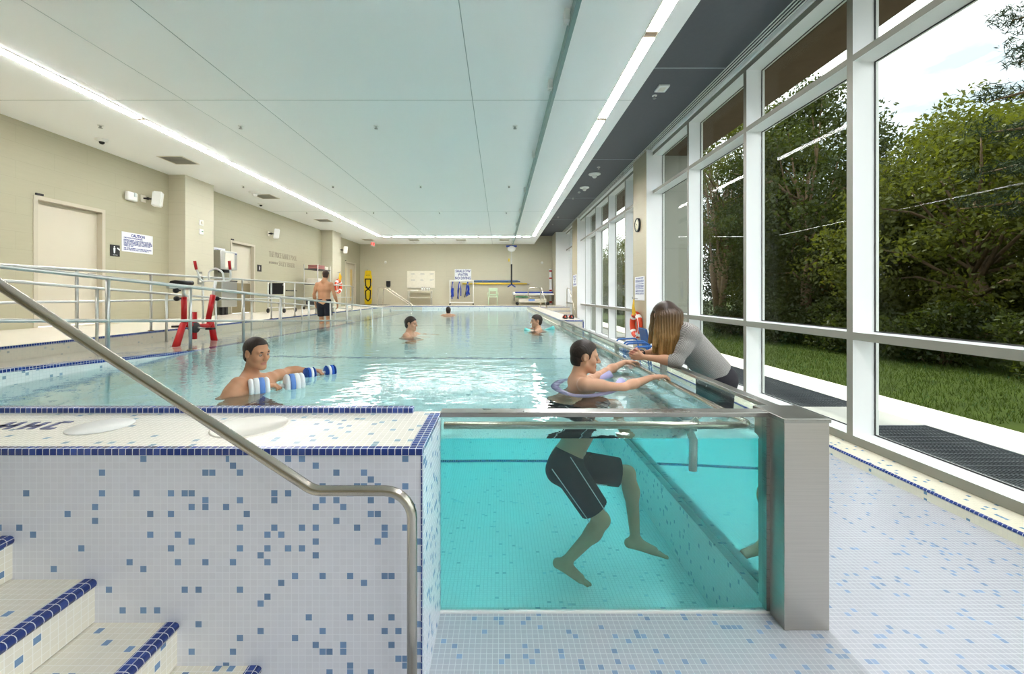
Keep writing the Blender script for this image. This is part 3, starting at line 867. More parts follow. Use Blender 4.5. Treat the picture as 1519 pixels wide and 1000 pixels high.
def shorts(j, mat, parent, vox, cut=(.75,.75), flare=.020, name='swim_shorts', waist=.09, z=1.0):
    pts = [j[k] for k in ('hl','hr','kl','kr')]
    lo, hi = bounds(pts, .22); s = SDF(lo, hi, vox)
    hl, hr = Vector(j['hl']), Vector(j['hr']); hc = (hl+hr)/2; sc = (Vector(j['sl'])+Vector(j['sr']))/2
    ud = (sc-hc).normalized(); hx = (hl-hr).normalized(); fd = hx.cross(ud).normalized()
    wp = [(hc+ud*waist, ud)]
    for q in (1, -1):
        s.cone(hc+hx*q*.065*z+ud*.10, hc+hx*q*.07*z-ud*.05-fd*.02, .108*z, .104*z, .05, planes=wp)
    for q, c in zip('lr', cut):
        a, k = Vector(j['h'+q]), Vector(j['k'+q]); d = (k-a).normalized(); e = a.lerp(k, c)
        s.cone(a, a.lerp(k, c+.15), .086*z+flare, (.072+.012*(1-c))*z+flare, .03, planes=[(e, d)])
    return sdf_obj(name, s, mat, parent)
# ================================================================== THE PEOPLE
FINE, MID, COARSE = .0055, .010, .013
# --- man with the lavender noodle at the glass wall: head and arms above the water, legs seen through the front pane
j = dict(head=W(868,529,3.38), hf=(1,-.03,-.10), hu=(.12,0,1), hs=1.06,
    neck=W(860,563,3.38)+Vector((-.02,0,0)), sr=W(867,570,3.17), sl=W(872,566,3.60),
    hr=U(838,690,3.27), hl=U(842,690,3.44), kr=U(893,772,3.28), kl=U(931,703,3.46), ar=U(838,836,3.27), al=U(943,803,3.46),
    tr=U(880,867,3.27), tl=U(990,820,3.48), ur=(.55,0,.8), ul=(.12,0,1))
rail1, rail2 = Vector((1.385, 3.44, .925)), Vector((1.385, 4.22, .925))
j['wr'] = rail1+Vector((-.125,-.02,.02)); j['er'] = Vector((.965, 3.245, .893))
j['wl'] = rail2+Vector((-.125,-.05,.025)); j['el'] = Vector((1.00, 3.89, .90))
hands = {'r': (((1,.12,.10), (0,0,-1), (0,1,0)), dict(curl=(.15,.65,.6))), 'l': (((1,.15,.06), (0,0,-1), (0,-1,0)), dict(curl=(.2,.6,.6)))}
e, h = person('man in dark board shorts standing at the glass wall, one knee raised under water', j, FINE, 'skin', hands=hands)
face_bits(h, e, M['hair_dark']); short_hair(h, M['hair_dark'], e, .004, .011, .066, -.035, -.075, 1)
so = shorts(j, M['shorts_brown'], e, .006, (.86,.80), .030, 'board_shorts', .10)
bm = B()                                              # light piping down the legs and the waist cord
hr, kr, hl, kl = [Vector(j[k]) for k in ('hr','kr','hl','kl')]
def on(a, k, t, ang, r):
    d = (k-a).normalized(); s1 = Vector((0,-1,0)); s1 = (s1-d*s1.dot(d)).normalized(); s2 = d.cross(s1)
    return a.lerp(k, t)+(s1*math.cos(ang)+s2*math.sin(ang))*r
for ang in (.75, -.6): tube(bm, [on(hr, kr, t, ang, .122-.016*t) for t in (-.12,.1,.3,.5,.7,.85)], .0035, 6)
for ang in (.9,): tube(bm, [on(hl, kl, t, ang, .112) for t in (.25,.35,.45,.55,.65)], .0035, 6)
obj('piping', bm, M['piping'], so)
bm = B(); hc = (hr+hl)/2; ft = hc+Vector((.135,-.03,.075))
tube(bm, [ft, ft+Vector((.03,-.01,.03)), ft+Vector((.05,0,.01)), ft+Vector((.01,0,-.005)), ft+Vector((.045,-.01,-.02))], .004, 6, .01); obj('waist_cord', bm, M['black'], so)
# --- man with the dumbbells, left
j = dict(head=W(381,524,3.30), hf=(.93,-.36,-.10), hu=(.02,-.02,1), hs=1.0,
    neck=W(371,558,3.32), sr=W(352,570,3.12), sl=W(402,561,3.50), hr=Vector((-2.10,3.22,.36)), hl=Vector((-2.08,3.42,.36)),
    kr=Vector((-1.86,3.18,-.02)), kl=Vector((-1.86,3.50,-.02)), ar=Vector((-2.12,3.18,-.37)), al=Vector((-2.14,3.52,-.37)),
    tr=Vector((-1.90,3.12,-.40)), tl=Vector((-1.92,3.52,-.40)))
d1, d2 = Vector((-1.765, 3.27, .905)), Vector((-1.68, 3.86, .900))
j['wr'] = d1+Vector((-.075,-.065,.012)); j['er'] = Vector((-2.03, 3.02, .84))
j['wl'] = d2+Vector((-.09,-.005,.022)); j['el'] = Vector((-1.93, 3.78, .93))
hands = {'r': (((.9,.45,.05), (0,0,-1), (.3,.9,0)), dict(curl=(.75,1.2,.9), tc=(.8,.5))), 'l': (((1,.1,-.02), (0,0,-1), (0,-1,0)), dict(curl=(.75,1.2,.9), tc=(.8,.5)))}
e, h = person('man chest deep on the left, bare shouldered, holding two foam dumbbells', j, FINE, 'skin2', hands=hands, neckr=.052)
face_bits(h, e, M['hair_dark']); short_hair(h, M['hair_dark'], e, .004, .009, .070, -.03, -.07, 2)
shorts(j, M['maroon'], e, .009, (.8,.8), .022, 'swim_trunks')
# --- woman leaning on the glass wall
hc = Vector((1.90, 3.66, .93)); 
j = dict(head=Vector((1.46,3.62,1.435)), hf=(-.80,-.02,-.60), hu=(-.60,0,.80), hs=.98,
    neck=Vector((1.565,3.64,1.355)), sl=Vector((1.62,3.47,1.30)), sr=Vector((1.60,3.82,1.29)),
    hl=hc+Vector((0,-.07,0)), hr=hc+Vector((0,.07,0)), kl=Vector((1.88,3.60,.50)), kr=Vector((1.88,3.72,.50)),
    al=Vector((1.97,3.56,.09)), ar=Vector((1.97,3.75,.09)), tl=Vector((1.78,3.54,.06)), tr=Vector((1.78,3.78,.06)))
j['el'] = Vector((1.475,3.44,1.075)); j['er'] = Vector((1.50,3.86,1.09))
j['wl'] = Vector((1.245,3.575,1.092)); j['wr'] = Vector((1.255,3.70,1.105))
hands = {'l': (((-.8,.42,.05), (0,.8,.1), (0,0,1)), dict(curl=(.5,.9,.8), size=.92, tc=(.4,.4))),
         'r': (((-.8,-.35,.02), (.1,-.8,-.1), (0,0,1)), dict(curl=(.5,.8,.7), size=.92, tc=(.4,.3)))}
e, h = person('woman in grey striped top and dark skirt leaning over the glass wall, hands clasped', j, FINE, 'skin', hands=hands, z=.90, neckr=.05)
face_bits(h, e, M['hair_brown'])
lo, hi = bounds([j[k] for k in ('neck','sl','sr','el','er','hl','hr')], .2); s = SDF(lo, hi, .006)   # the knit top
neck, sl, sr = Vector(j['neck']), Vector(j['sl']), Vector(j['sr']); sc = (sl+sr)/2; hcv = hc+Vector((-.02,0,.06))
up = (sc-hcv).normalized(); ax = Vector((0,-1,0)); fd = ax.cross(up).normalized()
wp = [(hcv-up*.035, -up)]
for q, sh in ((1, sl), (-1, sr)):
    s.cone(neck-up*.035, sh, .052, .056, .05, planes=[(neck+up*.0, (neck-sc).normalized())])
    s.cone(sc+ax*q*.07-up*.02, hcv+ax*q*.07-up*.09, .106, .116, .06, planes=wp)
    s.cone(sc+ax*q*.07-up*.12+fd*.035, hcv+ax*q*.06-up*.07+fd*.03, .096, .104, .06, planes=wp)
for q in 'lr':
    a, k, w = Vector(j['s'+q]), Vector(j['e'+q]), Vector(j['w'+q])
    s.cone(a, a.lerp(k, .55), .062, .057, .05); f = k.lerp(w, .22); d = (w-k).normalized()
    s.cone(a.lerp(k, .45), k, .058, .050, .03); s.cone(k, k.lerp(w, .4), .049, .046, .03, planes=[(f, d)])
    s.cone(k.lerp(w, .10), k.lerp(w, .20), .052, .051, .008, planes=[(f, d)])
sdf_obj('knit_top', s, M['knit'], e)
lo, hi = bounds([hc, Vector((1.9,3.66,.42))], .3); s = SDF(lo, hi, .006)
for q in (1, -1):
    s.cone(hcv+ax*q*.055+up*.04, hc+ax*q*.065+Vector((.03,0,-.03)), .104, .126, .05, planes=[(hcv+up*.05, up)])
    s.cone(hc+ax*q*.06+Vector((.015,0,-.05)), Vector((1.89,3.66-q*.07,.46)), .130, .108, .05, planes=[(Vector((0,0,.46)), (0,0,-1))])
sdf_obj('skirt', s, M['skirt'], e)
for q in 'lr':
    bm = B(); a = Vector(j['a'+q]); tube(bm, [a+Vector((.03,0,-.065)), a+Vector((-.06,0,-.068)), a+Vector((-.20,0,-.07))], [.034,.036,.03], 12)
    obj('shoe', bm, M['black'], e)
bm = B(); w = Vector(j['wr']).lerp(Vector(j['er']), .12); d = (Vector(j['er'])-Vector(j['wr'])).normalized()
n1 = d.orthogonal().normalized(); n2 = d.cross(n1)
tube(bm, [w+(n1*math.cos(a)+n2*math.sin(a))*.030 for a in [2*PI*k/16 for k in range(16)]], .005, 8, closed=True); disc(bm, w+Vector((0,-.03,.0)), (0,-1,.2), .014, .008); obj('wrist_watch', bm, M['black'], e)
# long hair: a curtain of hair with fine loose locks
s = SDF(V3(h.c)+np.array([-.2,-.2,-.42]), V3(h.c)+.2, .005)
s.ell(h.p(-.016,0,.036), [.114,.092,.104], h.m, .01, planes=[(h.p(.060,0,0), h.f)])
s.ell(h.p(-.05,0,-.02), [.078,.090,.10], h.m, .03)
dn = Vector((0,0,-1))
for q, k in ((1, 1.0), (-1, .92)):
    for f_, l_, u_, L_, r0, r1, sx in ((.062,.050,.060,.25,.030,.020,-.035), (.036,.074,.035,.34,.036,.020,-.022), (-.005,.086,.015,.37,.040,.020,-.005), (-.05,.080,-.01,.34,.044,.022,.0), (-.085,.05,-.02,.26,.046,.026,-.01)):
        a_ = h.p(f_, l_*q, u_); m_ = a_+dn*L_*.5*k+Vector((sx*.4,0,0)); e_ = a_+dn*L_*k+Vector((sx,0,0))
        s.cone(a_, m_, r0, r0*.95, .03); s.cone(m_, e_, r0*.95, r1, .02)
c_ = V3(h.c); P_ = np.stack(np.meshgrid(*[s.lo[i]+s.h*np.arange(s.n[i], dtype='f') for i in range(3)], indexing='ij'), -1)-c_
an = np.arctan2(P_[...,1], P_[...,0]+.02)
s.d += (.0035*np.sin(an*34+P_[...,2]*8)+.0022*np.sin(an*71-P_[...,2]*13))*np.clip((.10-P_[...,2])/.12, 0, 1)
cap = sdf_obj('hair', s, M['hair_long'], e)
bm = B(); rr = random.Random(3)
for i in range(210):
    q = 1 if i % 3 else -1; f_ = rr.uniform(-.10, .085)
    root = h.p(f_, q*rr.uniform(.075,.100)*(1 if f_ < .05 else .8), rr.uniform(-.03,.04))
    L = rr.uniform(.24,.38)*(.8 if f_ < -.06 or f_ > .06 else 1); sw = Vector((rr.uniform(-.045,.012), rr.uniform(-.02,.02), 0)); out = Vector((0,-q*.02,0))
    p = [root, root+out*.8+dn*L*.25, root+out+sw*.3+dn*L*.5, root+out*.6+sw*.8+dn*L*.78, root+sw*1.2+dn*L]
    r = rr.uniform(.0022,.0042); pts = [p[0]]
    for u in range(1, 9):
        t = u/8*4; i0 = min(int(t), 3); pts.append(p[i0].lerp(p[i0+1], t-i0))
    n = len(pts); tube(bm, pts, [r*(1-.75*(k/(n-1))**2) for k in range(n)], 5)
obj('hair_locks', bm, M['hair_long'], cap)
# --- people further off
def swimmer(label, px, py, Y, fwd, hair, arms=.30, skin='skin', vox=MID, shortsmat='navyshorts', armz=-.03, hs=1.0, floor=-.45):
    c = W(px, py, Y); f = nrm((fwd[0], fwd[1], 0)); l = Vector((-f.y, f.x, 0))
    wz = WATER
    nk = c-Vector((0,0,.135))-f*.03; nk.z = min(nk.z, wz+.08)
    sc = Vector((nk.x, nk.y, wz+.005))
    hcn = sc-Vector((0,0,.46))+f*-.05
    hcn.z = max(hcn.z, floor+.25)
    kn = .22
    j = dict(head=c, hf=fwd, hu=(0,0,1), hs=hs, neck=nk, sl=sc+l*.17, sr=sc-l*.17, hl=hcn+l*.085, hr=hcn-l*.085)
    for q, sg in (('l',1),('r',-1)):
        j['e'+q] = sc+l*sg*.27+f*arms*.55+Vector((0,0,armz-.02)); j['w'+q] = sc+l*sg*.25+f*arms*1.5+Vector((0,0,armz))
        hz = max(floor+.06, hcn.z-.75)
        j['k'+q] = (hcn+l*sg*.10+f*.22-Vector((0,0,(hcn.z-hz)*.45))); j['a'+q] = Vector((hcn.x+l.x*sg*.1, hcn.y+l.y*sg*.1, hz+.04)); j['t'+q] = j['a'+q]+f*.20+Vector((0,0,-.03))
    hands = {'l': ((f-l*.1, (0,0,-1), -l), dict(curl=(.2,.3,.2))), 'r': ((f+l*.1, (0,0,-1), l), dict(curl=(.2,.3,.2)))}
    e, h = person(label, j, vox, skin, hands=hands)
    face_bits(h, e, hair); short_hair(h, hair, e, .006, .016, .056, -.04, -.09, px)
    shorts(j, M[shortsmat], e, .012, (.7,.7))
    return e
swimmer('boy with a dark bowl haircut in mid pool, shoulders at the water, looking right', 610, 480.5, 7.64, (.95,-.2,-.05), M['hair_dark'], .22, hs=1.05, floor=-.30)
swimmer('swimmer far off near the end of the pool, seen from behind', 665, 461, 14.9, (-.15,1,0), M['hair_dark'], .22, hs=1.1, floor=-.06)
swimmer('black haired swimmer on the right, facing left, between aqua noodle ends', 795.5, 476.5, 8.85, (-.97,-.15,-.03), M['hair_dark'], .22, hs=1.1, floor=-.2)
# --- man walking up the ramp
Y = 11.0; rz = ramp_z(Y)
x = (481-VX)/F*Y
j = dict(head=Vector((x+.02,Y+.05,rz+1.72)), hf=(-.25,1,-.05), hu=(0,.03,1), neck=Vector((x,Y,rz+1.57)), sl=Vector((x-.20,Y+.02,rz+1.47)), sr=Vector((x+.20,Y-.02,rz+1.47)),
    hl=Vector((x-.09,Y,rz+.95)), hr=Vector((x+.09,Y,rz+.95)), kl=Vector((x-.11,Y+.10,rz+.50)), kr=Vector((x+.12,Y+.0,rz+.50)), al=Vector((x-.11,Y+.06,rz+.10)), ar=Vector((x+.14,Y-.18,rz+.13)),
    tl=Vector((x-.12,Y+.25,rz+.05)), tr=Vector((x+.14,Y+.0,rz+.05)), el=Vector((x-.27,Y+.0,rz+1.20)), er=Vector((x+.28,Y-.03,rz+1.20)), wl=Vector((x-.29,Y+.12,rz+.96)), wr=Vector((x+.32,Y+.08,rz+.96)))
hands = {'l': (((0,.25,-1), (1,0,0), (0,1,0)), dict(curl=(.35,.4,.3))), 'r': (((0,.25,-1), (-1,0,0), (0,1,0)), dict(curl=(.35,.4,.3)))}
e, h = person('man in navy shorts walking away along the ramp, bare back', j, .009, 'skin2', hands=hands, neckr=.052)
face_bits(h, e, M['hair_brown']); short_hair(h, M['hair_brown'], e, .006, .012, .066, -.03, -.08, 4)
shorts(j, M['navyshorts'], e, .010, (.72,.72), .026, waist=.12)
# ================================================================== RAILS
def rail(name, label, cat, X, tops, y_top, y_mid, postsY, footz, r=.021, ends=(None,None), group=None, mat='galv'):
    """a guard rail along Y: tops = f(Y) of the top rail, footz = f(Y) of the post feet"""
    e = thing(name, label, cat, (X, postsY[0], footz(postsY[0])), group)
    a, b = y_top
    bm = B(); pts = [(X, a, tops(a)), (X, b, tops(b))]
    if ends[1]: pts += [(X, b+.14, tops(b)-.03), (X, b+.14, tops(b)-ends[1])]
    tube(bm, pts, r, 12, .06); obj('top_rail', bm, M[mat], e)
    if y_mid:
        bm = B(); tube(bm, [(X, y_mid[0], tops(y_mid[0])-.445), (X, y_mid[1], tops(y_mid[1])-.445)], r*.85, 10); obj('mid_rail', bm, M[mat], e)
    for y in postsY:
        bm = B(); tube(bm, [(X, y, footz(y)), (X, y, tops(y)-.008)], r*.95, 10)
        p = obj('post', bm, M[mat], e)
        bm = B(); disc(bm, (X, y, footz(y)), (0,0,1), r*1.9, .012, 14); obj('post_flange', bm, M['brown'], p)
    return e
topA = lambda y: 1.806-SL*(y-4.30)
rail('ramp_handrail', 'long galvanised handrail sloping down into the pool on the water side of the ramp', 'handrail', CX-.055, topA, (1.2, 15.35), (1.2, 11.4),
     [1.98, 3.14, 4.30, 5.45, 6.58, 7.71, 8.84, 9.97, 11.06, 12.15, 13.25, 14.34], lambda y: curb_z(y), .0215, (None,.14))
rail('ramp_handrail', 'galvanised handrail sloping down the ramp beside the deck riser', 'handrail', EX+.14, lambda y: topA(y)-.01, (2.2, 15.0), None,
     [3.22, 4.38, 5.545, 6.70, 7.87, 9.0, 10.14, 11.3, 12.4, 13.6, 14.6], lambda y: ramp_z(y), .019, (None,.14))
rail('deck_guardrail', 'level steel guardrail with mid rail along the edge of the left deck', 'handrail', EX-.06, lambda y: 1.965, (3.2, 15.55), None,
     [3.2, 4.34, 5.475, 6.64, 7.8, 9.0, 10.14, 11.3, 12.6, 13.9, 15.1], lambda y: DECK, .020, (None,.9))
e = [o for o in scene.objects if o.name.startswith('deck_guardrail')][0]
bm = B(); tube(bm, [(EX-.06, 3.2, 1.54), (EX-.06, 15.69, 1.54)], .017, 10); obj('mid_rail', bm, M['galv'], e)
# foreground stair handrail
e = thing('stair_handrail', 'thick brushed steel handrail of the foreground stairs, bent down beside the tiled bench', 'handrail', (-.32, 1.5, 0))
yr = 1.50
p0, p1, p2 = W(-260, 252, yr), W(466, 719, yr), W(562, 727, yr)
p1.z = p2.z = .918
bm = B(); tube(bm, [(p0.x,yr,p0.z), (p1.x,yr,p1.z), (-.318,yr,p2.z), (-.318,yr,.0)], .0185, 20, .10); obj('rail', bm, M['rail_steel'], e)
bm = B(); disc(bm, (-.318,yr,0), (0,0,1), .045, .012, 24); obj('floor_flange', bm, M['steel'], e)
bm = B(); tube(bm, [(-1.95,yr,1.615+.05),(-1.95,yr,.80)], .0185, 14); obj('rail_post', bm, M['rail_steel'], e)
# rail inside the glass pool
e = thing('pool_grab_rail', 'steel grab rail at the water line inside the glass sides of the pool', 'grab rail', (1.36, 2.27, .9))
bm = B(); tube(bm, [(BX+.0, 2.27, .912), (1.385, 2.27, .912), (1.385, 9.6, .912)], .020, 14, .06); obj('rail', bm, M['rail_steel'], e)
for y in (2.9, 3.75, 4.6, 5.4, 6.3, 7.4, 8.5, 9.4):
    bm = B(); tube(bm, [(1.385, y, .91), (1.385, y, .85), (1.468, y, .85)], .010, 8, .03); obj('rail_bracket', bm, M['steel'], e)
# white stick float tied to the rail
e = thing('pool_thermometer', 'white plastic stick hanging by string from the rail behind the front glass', 'thermometer', (1.155, 2.27, .6))
c = Vector((1.06, 2.30, 0))
bm = B(); tube(bm, [(c.x,c.y,.90),(c.x-.006,c.y,.67)], .022, 14); obj('stick', bm, M['white'], e)
bm = B(); box(bm, c.x-.034, c.x+.034, c.y-.02, c.y+.02, .865, .925, .008); obj('float_head', bm, M['white'], e)
bm = B(); tube(bm, [c+Vector((0,0,.92)), c+Vector((.02,-.035,.962)), c+Vector((.03,-.05,.935)), c+Vector((.035,-.02,.912)), c+Vector((.01,0,.92)), c+Vector((.04,-.055,.965)), c+Vector((.045,-.06,.985))], .003, 6); obj('string', bm, M['towel'], e)
# ================================================================== ON THE BENCH WALL
M['cream'] = plain('cream lid', (238,234,222), .35)
for i, (px, py, rx, lab) in enumerate(((150, 633, .135, 'white round lid set flush in the bench top'), (372, 632.5, .16, 'cream round lid ring flush in the bench top beside the steel handrail'))):
    p = WZ(px, py, TOP); bm = B(); mt = 'white' if i == 0 else 'cream'
    if i == 0: lathe(bm, (p.x,p.y,TOP), (0,0,1), [(0,0),(.001,rx*.9),(.0042,rx*.88),(.0042,0)], 32)
    else:
        lathe(bm, (p.x,p.y,TOP), (0,0,1), [(0,rx),(.004,rx),(.004,rx*.95),(.002,rx*.93),(.0035,.02),(.0035,0)], 32)
    tag(obj('skimmer_lid', bm, M[mt], None), lab, 'lid', 'skimmer lids')
tm = plain('navy inlaid tile', (46,60,120), .3)
m = TOP+.002
def stroke(bm, a, b, w=.012):
    a, b = WZ(*a, TOP), WZ(*b, TOP); d = (b-a).normalized(); n = Vector((-d.y, d.x, 0))*w
    vs = [a-n, b-n, b+n, a+n]
    prism(bm, [(v.x, v.y) for v in vs], 'z', TOP-.004, m)
def marks(lab, strokes):
    bm = B()
    for a, b in strokes: stroke(bm, a, b)
    tag(obj('inlaid_letter', bm, tm), lab, 'lettering', 'inlaid tile letters on the bench top')
marks('navy inlaid letter U on the bench top, next to the white lid', [((63,636),(92,626.5)), ((92,626.5),(106,626.5)), ((63,636),(80,636))])
marks('navy inlaid letter H on the bench top between the other two', [((28,637),(56,626.5)), ((44,637),(72,626.5)), ((40,632),(60,632))])
marks('navy inlaid letter at the left edge of the bench top', [((-8,637),(20,626.5)), ((8,637),(36,626.5)), ((-20,632),(26,632))])
# ================================================================== LEFT WALL
wl = LX+.001
def LW(px, py, X=LX): return WX(px, py, X)
def wallplate(name, label, cat, px0, px1, py0, py1, mat, X=LX, th=.012, group=None):
    a, b = LW(px0, py0, X), LW(px0, py1, X); c = LW(px1, py0, X)
    e = thing(name, label, cat, (X, (a.y+c.y)/2, b.z), group)
    bm = B(); box(bm, X+.001, X+th, a.y, c.y, b.z, a.z, .003); obj('panel', bm, M[mat], e)
    return e, a.y, c.y, b.z, a.z
RY, UZ = (0,1,0), (0,0,1)
e, y0, y1, z0, z1 = wallplate('caution_sign', 'white CAUTION sign with blue lettering on the left wall beside the first door', 'sign', 180, 226, 343, 372.5, 'sign_white')
ym = (y0+y1)/2; wd = y1-y0; hh = z1-z0
text('lettering', 'CAUTION', M['navy'], e, (LX+.013, ym, z1-hh*.15), RY, UZ, hh*.15, width=wd*.44, bold=.045)
for i, (s_, w_, f_) in enumerate((('THIS POOL IS UNSUPERVISED', .60, .29), ('PERSONS UNDER TWELVE YEARS OF AGE ARE', .88, .40), ('NOT ALLOWED WITHIN THE POOL ENCLOSURE', .90, .475), ('UNLESS ACCOMPANIED BY A PARENT OR HIS', .92, .55), ('AGENT WHO IS NOT LESS THAN SIXTEEN', .86, .625), ('YEARS OF AGE', .30, .70), ('THE TOTAL NUMBER OF BATHERS ON THE DECK', .90, .81), ('AND IN THE POOL SHALL NOT EXCEED 15', .80, .89))):
    text('lettering', s_, M['navy'], e, (LX+.013, y0+wd*(.05+w_/2), z1-hh*f_), RY, UZ, hh*.062, width=wd*w_, bold=.04)
e, y0, y1, z0, z1 = wallplate('washroom_sign', 'black shower room sign with white figure beside the CAUTION sign', 'sign', 163, 177, 362.5, 379.5, 'black')
ym = (y0+y1)/2; hh = z1-z0; bm = B(); xx = LX+.012
def figure(bm, xx, ym, zc, k):
    disc(bm, (xx, ym, zc+.33*k), (1,0,0), .085*k, .003, 14)
    prism(bm, [(ym-.12*k,zc+.22*k),(ym+.12*k,zc+.22*k),(ym+.10*k,zc-.08*k),(ym+.07*k,zc-.36*k),(ym-.07*k,zc-.36*k),(ym-.10*k,zc-.08*k)], 'x', xx, xx+.003)
figure(bm, xx, ym-.02, (z0+z1)/2+.05*hh, hh*.8)
obox(bm, (xx+.002, ym+.075, z1-.08), (1,0,0), (0,1,-.6), (0,.6,1), .003, .07, .03)
obj('figure', bm, M['sign_white'], e)
text('lettering', 'SHOWER', M['sign_white'], e, (LX+.013, ym, z0+hh*.11), RY, UZ, hh*.08, width=(y1-y0)*.5)
e, y0, y1, z0, z1 = wallplate('washroom_sign', 'small black washroom sign beside the second door in the left wall', 'sign', 381.5, 387.5, 392.5, 402.5, 'black')
bm = B(); figure(bm, LX+.012, (y0+y1)/2, (z0+z1)/2, (z1-z0)*.8); obj('figure', bm, M['sign_white'], e)
e, y0, y1, z0, z1 = wallplate('pool_rules_sign', 'white pool regulations sign half hidden behind the first left pilaster', 'sign', 311, 333.5, 365.5, 400, 'sign_white')
text('lettering', 'POOL REGULATIONS', M['navy'], e, (LX+.013, (y0+y1)/2, z1-.10), RY, UZ, .10, width=(y1-y0)*.86, bold=.02)
# wall letters
e = thing('wall_lettering', 'pewter letters naming the pool on the left wall beyond the second door', 'lettering', (LX, 15.5, 2.7))
a, b = LW(399, 378.5), LW(440, 382.5); zz = (a.z+b.z)/2
text('lettering', 'THE PRICE FAMILY POOL', M['grey_letter'], e, (LX+.004, (a.y+b.y)/2, zz), RY, UZ, .20, .008, width=b.y-a.y, bold=.015)
a, b = LW(399, 386), LW(412, 387)
text('lettering', 'IN HONOUR OF', M['grey_letter'], e, (LX+.004, (a.y+b.y)/2, zz-.30), RY, UZ, .085, .008, width=b.y-a.y, bold=.01)
a, b = LW(413.5, 386), LW(437, 389)
text('lettering', 'SALLY FISHER', M['grey_letter'], e, (LX+.004, (a.y+b.y)/2, zz-.30), RY, UZ, .18, .008, width=b.y-a.y, bold=.015)
# emergency light, speakers, sensors
a, b = LW(184, 283), LW(199, 300)
e = thing('emergency_light', 'white rounded emergency light unit on the left wall above the CAUTION sign', 'wall light', (LX, (a.y+b.y)/2, b.z))
bm = B(); box(bm, LX, LX+.09, a.y, b.y, b.z, a.z, .035, 0, 4); obj('housing', bm, M['white'], e)
bm = B(); box(bm, LX+.09, LX+.10, (a.y+b.y)/2+.02, b.y-.05, b.z+.10, b.z+.19, .004); obj('lens', bm, plain('cool lens', (205,214,214), .2), e)
def speaker(label, px, py, h, X=LX):
    p = LW(px, py, X); k = h
    e = thing('wall_speaker', label, 'speaker', (X, p.y, p.z-k/2), 'white speakers on brackets')
    bm = B(); box(bm, X, X+.02, p.y-.28*k-.06, p.y-.28*k+.06, p.z-.09, p.z+.07, .004); obj('wall_plate', bm, M['offwhite'], e)
    bm = B(); tube(bm, [(X, p.y-.28*k, p.z), (X+.10, p.y-.15*k, p.z), (X+.14, p.y, p.z)], .018, 10, .03); ball(bm, (X+.09,p.y-.17*k,p.z), .035, 10); obj('bracket', bm, M['black'], e)
    bm = B(); obox(bm, (X+.22, p.y+.05, p.z+.01), (1,.55,-.05), (-.55,1,.0), (.12,0,1), .18, .20, k); 
    bmesh.ops.bevel(bm, geom=bm.edges[:], offset=.02, segments=3, affect='EDGES'); obj('cabinet', bm, M['white'], e)
speaker('white wall speaker on a black bracket, right of the emergency light', 217, 295.5, .34)
speaker('small white speaker on the left wall above the pewter letters', 400, 347, .34)
speaker('small white speaker on the second left pilaster above the lifebuoy', 505, 371, .34, -7.65)
px_ = -7.74
for py, lab, g_ in ((330.5, 'white round fire strobe on the first left pilaster', 0), (344, 'small white control plate with a green light below the strobe on the left pilaster', 1)):
    p = LW(297.5, py, px_)
    e = thing('wall_device', lab, 'wall device', (px_, p.y, p.z-.06))
    bm = B(); box(bm, px_, px_+.03, p.y-.07, p.y+.07, p.z-.07, p.z+.07, .01); obj('plate', bm, M['white'], e)
    bm = B()
    if g_: box(bm, px_+.03, px_+.034, p.y, p.y+.05, p.z+.0, p.z+.02); obj('indicator', bm, M['green'], e)
    else: disc(bm, (px_+.03,p.y,p.z), (1,0,0), .04, .03, 16); obj('strobe', bm, M['offwhite'], e)
p = LW(296, 413, px_)
e = thing('wall_socket_box', 'steel double outlet plate low on the first left pilaster', 'wall device', (px_, p.y, p.z-.14))
bm = B(); box(bm, px_, px_+.02, p.y-.07, p.y+.07, p.z-.15, p.z+.17, .005); pl = obj('plate', bm, M['steel'], e)
bm = B(); box(bm, px_+.02, px_+.028, p.y-.04, p.y+.04, p.z+.02, p.z+.12, .004); obj('outlet_cover', bm, M['offwhite'], e)
bm = B(); box(bm, px_+.02, px_+.028, p.y-.04, p.y+.04, p.z-.10, p.z-.04, .004); obj('outlet_cover', bm, M['offwhite'], e)
# stainless cabinets by the second door
e = thing('wall_dispenser', 'stainless steel wall dispenser with window, left of the second door', 'dispenser', (LX+.2, 11.98, 2.35))
bm = B(); box(bm, LX, LX+.30, 11.62, 12.36, 2.36, 2.90, .02); cb = obj('cabinet', bm, M['galv'], e)
bm = B(); box(bm, LX+.295, LX+.305, 11.80, 12.20, 2.42, 2.84, .003); obj('front_panel', bm, M['offwhite'], e)
bm = B(); box(bm, LX+.06, LX+.24, 11.85, 12.15, 2.28, 2.36, .01); obj('nozzle', bm, M['black'], e)
bm = B(); disc(bm, (LX+.305, 12.28, 2.84), (1,0,0), .025, .004, 12); obj('badge', bm, M['navy'], cb)
e = thing('waste_bin', 'stainless steel floor cabinet under the wall dispenser', 'bin', (LX+.2, 11.98, DECK))
bm = B(); box(bm, LX+.003, LX+.30, 11.66, 12.34, 1.28, 2.02, .012); obj('body', bm, M['galv'], e)
bm = B(); box(bm, LX+.003, LX+.31, 11.65, 12.35, 2.02, 2.05, .006); obj('lid', bm, M['darkgrey'], e)
bm = B(); box(bm, LX+.07, LX+.15, 11.9, 12.0, DECK, 1.28); box(bm, LX+.07, LX+.15, 12.05, 12.15, DECK, 1.28); obj('foot', bm, M['darkgrey'], e)
# deck drain
bm = B(); box(bm, -7.85, -7.80, 7.35, 8.45, DECK+.0005, DECK+.004); tag(obj('deck_drain', bm, M['brown']), 'narrow dark drain slot in the deck in front of the first left door', 'drain')
